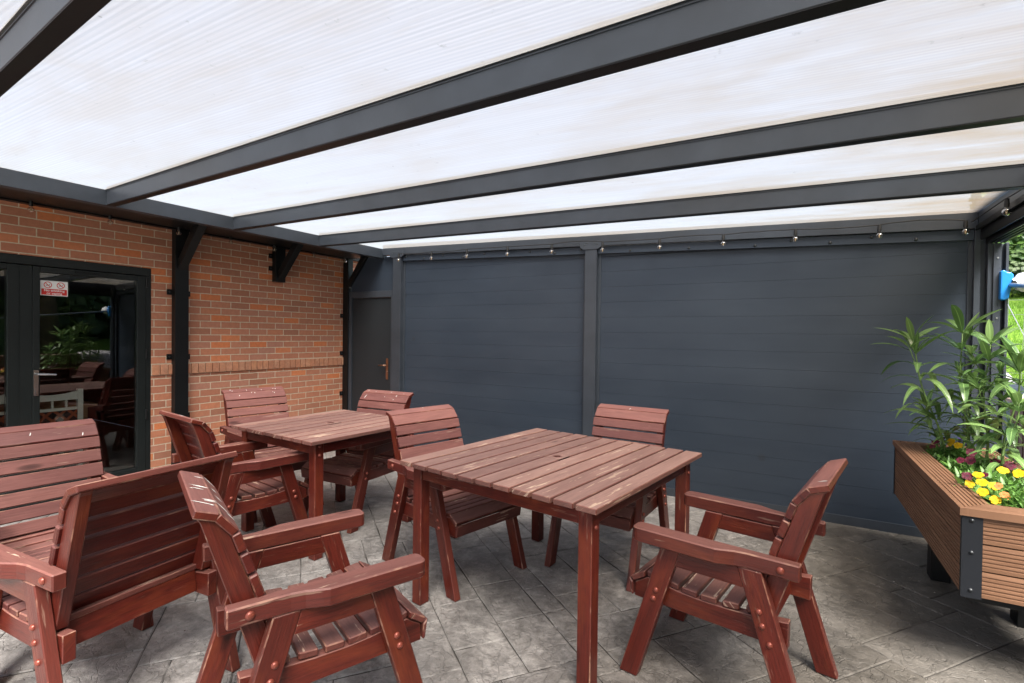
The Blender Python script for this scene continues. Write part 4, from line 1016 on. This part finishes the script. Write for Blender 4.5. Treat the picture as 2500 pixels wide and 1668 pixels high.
mb.lathe(prof,Matrix.Translation((.015,-.03,.0))@Matrix.Rotation(R(75),4,'Y')@Matrix.Rotation(R(-12),4,'X'),14)
mb.v=[(x+rr.uniform(-.006,.006),y+rr.uniform(-.006,.006),z+rr.uniform(-.008,.008)) for x,y,z in mb.v]
mb.build('white_rag',M['whitecloth'],pol,smooth=True)
mb=MB(); mb.box((-.03,-.012,-.012),(-.008,.012,.012)); mb.build('hook',M['greypipe'],pol)
# wire mesh fence on the lawn
WF=empty('wire_fence',(7.3,3.3,0),label='thin wire mesh fence standing on the lawn beyond the post',cat='fence')
mb=MB()
for k in range(24): mb.tube([(k*.11,0,.6),(k*.11+.02,0,1.95)],.0022,4)
for k in range(10): mb.tube([(0,0,.72+k*.135),(2.6,.1,.70+k*.135)],.0022,4)
mb.tube([(0,0,.6),(0,0,2.0)],.012,6); mb.tube([(2.62,0,.6),(2.62,0,2.0)],.012,6); mb.tube([(.0,0,1.93),(.35,-.35,.8)],.004,5); mb.build('mesh_panel',M['wire'],WF)
# ivy-covered boundary wall
IV=empty('ivy_wall',(0,0,0),label='tall brown boundary wall overgrown with bright green ivy',cat='wall')
mb=MB(); mb.box((8.15,8.2,1.6),(12.5,8.4,4.05)); mb.build('wall_face',M['trunk'],IV)
def leafquad(mb,P,nrm,s,rr):
    LC[0]+=1; n_=Vector(nrm).normalized(); t_=n_.orthogonal().normalized(); t_=Matrix.Rotation(rr.uniform(0,6.28),3,n_)@t_; b_=n_.cross(t_)
    pts=[P+t_*s*.55,P+b_*s*.42+t_*s*.05,P-t_*s*.45,P-b_*s*.42+t_*s*.05]; u_=LC[0]+.2
    mb.face([tuple(q) for q in pts],[(u_,.3),(u_,.9),(u_,.7),(u_,.1)])
rr=random.Random(77); mb=MB()
for k in range(15000):
    x=rr.uniform(8.1,10.4) if k<11000 else rr.uniform(8.1,12.5); z=rr.uniform(2.0,4.2)
    g=math.sin(x*3.1+math.sin(z*2.3)*1.5)+math.sin(z*2.7+x*1.3)+.5*math.sin(x*9+z*7)
    if g<-.9 and rr.random()<.85: continue
    y=8.2-rr.random()**2*.35*(1.2+.4*g)-.02
    leafquad(mb,Vector((x,y,z)),(rr.uniform(-.6,.6),-1,rr.uniform(-.1,1.2)),rr.uniform(.07,.14),rr)
mb.build('ivy',M['ivy'],IV)
def shrub_row():
    rr=random.Random(6)
    for k in range(7):
        x=8.4+k*.75; y=7.55+rr.uniform(-.2,.2); T=empty('garden_shrub',(x,y,lawn_z(x,y)-.05),label='dark bushy shrub at the foot of the ivy wall',cat='shrub',group='shrubs along the foot of the ivy wall')
        mb=MB(); mb.tube([(0,0,0),(.02,0,.5)],.03,6); mb.build('stem',M['trunk'],T)
        mb=MB()
        for q in range(1100):
            d=Vector((rr.gauss(0,1),rr.gauss(0,1),rr.gauss(0,.8))).normalized()*rr.uniform(.55,1)**.5*.55; d.z*=.8
            leafquad(mb,d+Vector((0,0,.42)),d+Vector((0,0,.4)),rr.uniform(.05,.10),rr)
        mb.build('foliage',M['tree'],T)
shrub_row()
def tree(x,y,h,r_,seed,label,n=3600,dead=False):
    rr=random.Random(seed); z0=lawn_z(x,y)-.05; T=empty('garden_tree',(x,y,z0),label=label,cat='tree',group='trees and hedge across the garden')
    mb=MB(); pts=[(0,0,0),(rr.uniform(-.1,.1),rr.uniform(-.1,.1),h*.35),(rr.uniform(-.2,.2),rr.uniform(-.2,.2),h*.75)]; mb.tube(pts,[.24,.17,.06],10)
    cl=[]
    for k in range(9):
        a=rr.uniform(0,6.28); el=rr.uniform(.3,1.2); s=Vector(pts[1]).lerp(Vector(pts[2]),rr.uniform(.0,.9)); e_=s+Vector((math.cos(a)*math.cos(el),math.sin(a)*math.cos(el),math.sin(el)))*r_*rr.uniform(.6,1); mb.tube([tuple(s),tuple(s.lerp(e_,.5)+Vector((0,0,.1))),tuple(e_)],[.06,.04,.015],6); cl.append(e_); cl.append(s.lerp(e_,.6))
    mb.build('trunk',M['trunk'],T,smooth=True); mb=MB()
    for k in range(n):
        c_=rr.choice(cl); d=Vector((rr.gauss(0,1),rr.gauss(0,1),rr.gauss(0,.7)))*r_*.27; leafquad(mb,c_+d,d+Vector((0,0,.6)),rr.uniform(.12,.24),rr)
    mb.build('crown',M['tree'],T)
for k,(x,y,h,r_) in enumerate([(10.6,-3.5,5.5,2.2),(10.4,2.0,5.0,2.0),(11.4,5.4,5.5,2.2),(11.5,-8,6,2.4)]):
    tree(x,y,h,r_,40+k,'dark leafy tree across the lawn mirrored in the glass door')
# hedge behind them
rr=random.Random(9); mb=MB()
for k in range(16000):
    y=rr.uniform(-14,9); z=rr.uniform(.4,4.6)+.12*max(0,y); x=11.6-rr.random()**2*.9-.5*math.sin(y*1.3)-.3*math.sin(z*2+y); leafquad(mb,Vector((x,y,z)),(-1,rr.uniform(-.6,.6),rr.uniform(0,1)),rr.uniform(.18,.32),rr)
HD=empty('garden_hedge',(0,0,0),label='tall dark hedge closing the far side of the garden',cat='hedge'); mb.build('foliage',M['tree'],HD)
mb=MB(); mb.box((12.2,-14,0),(12.5,9,4.6)); mb.build('inner_branches',M['trunk'],HD)
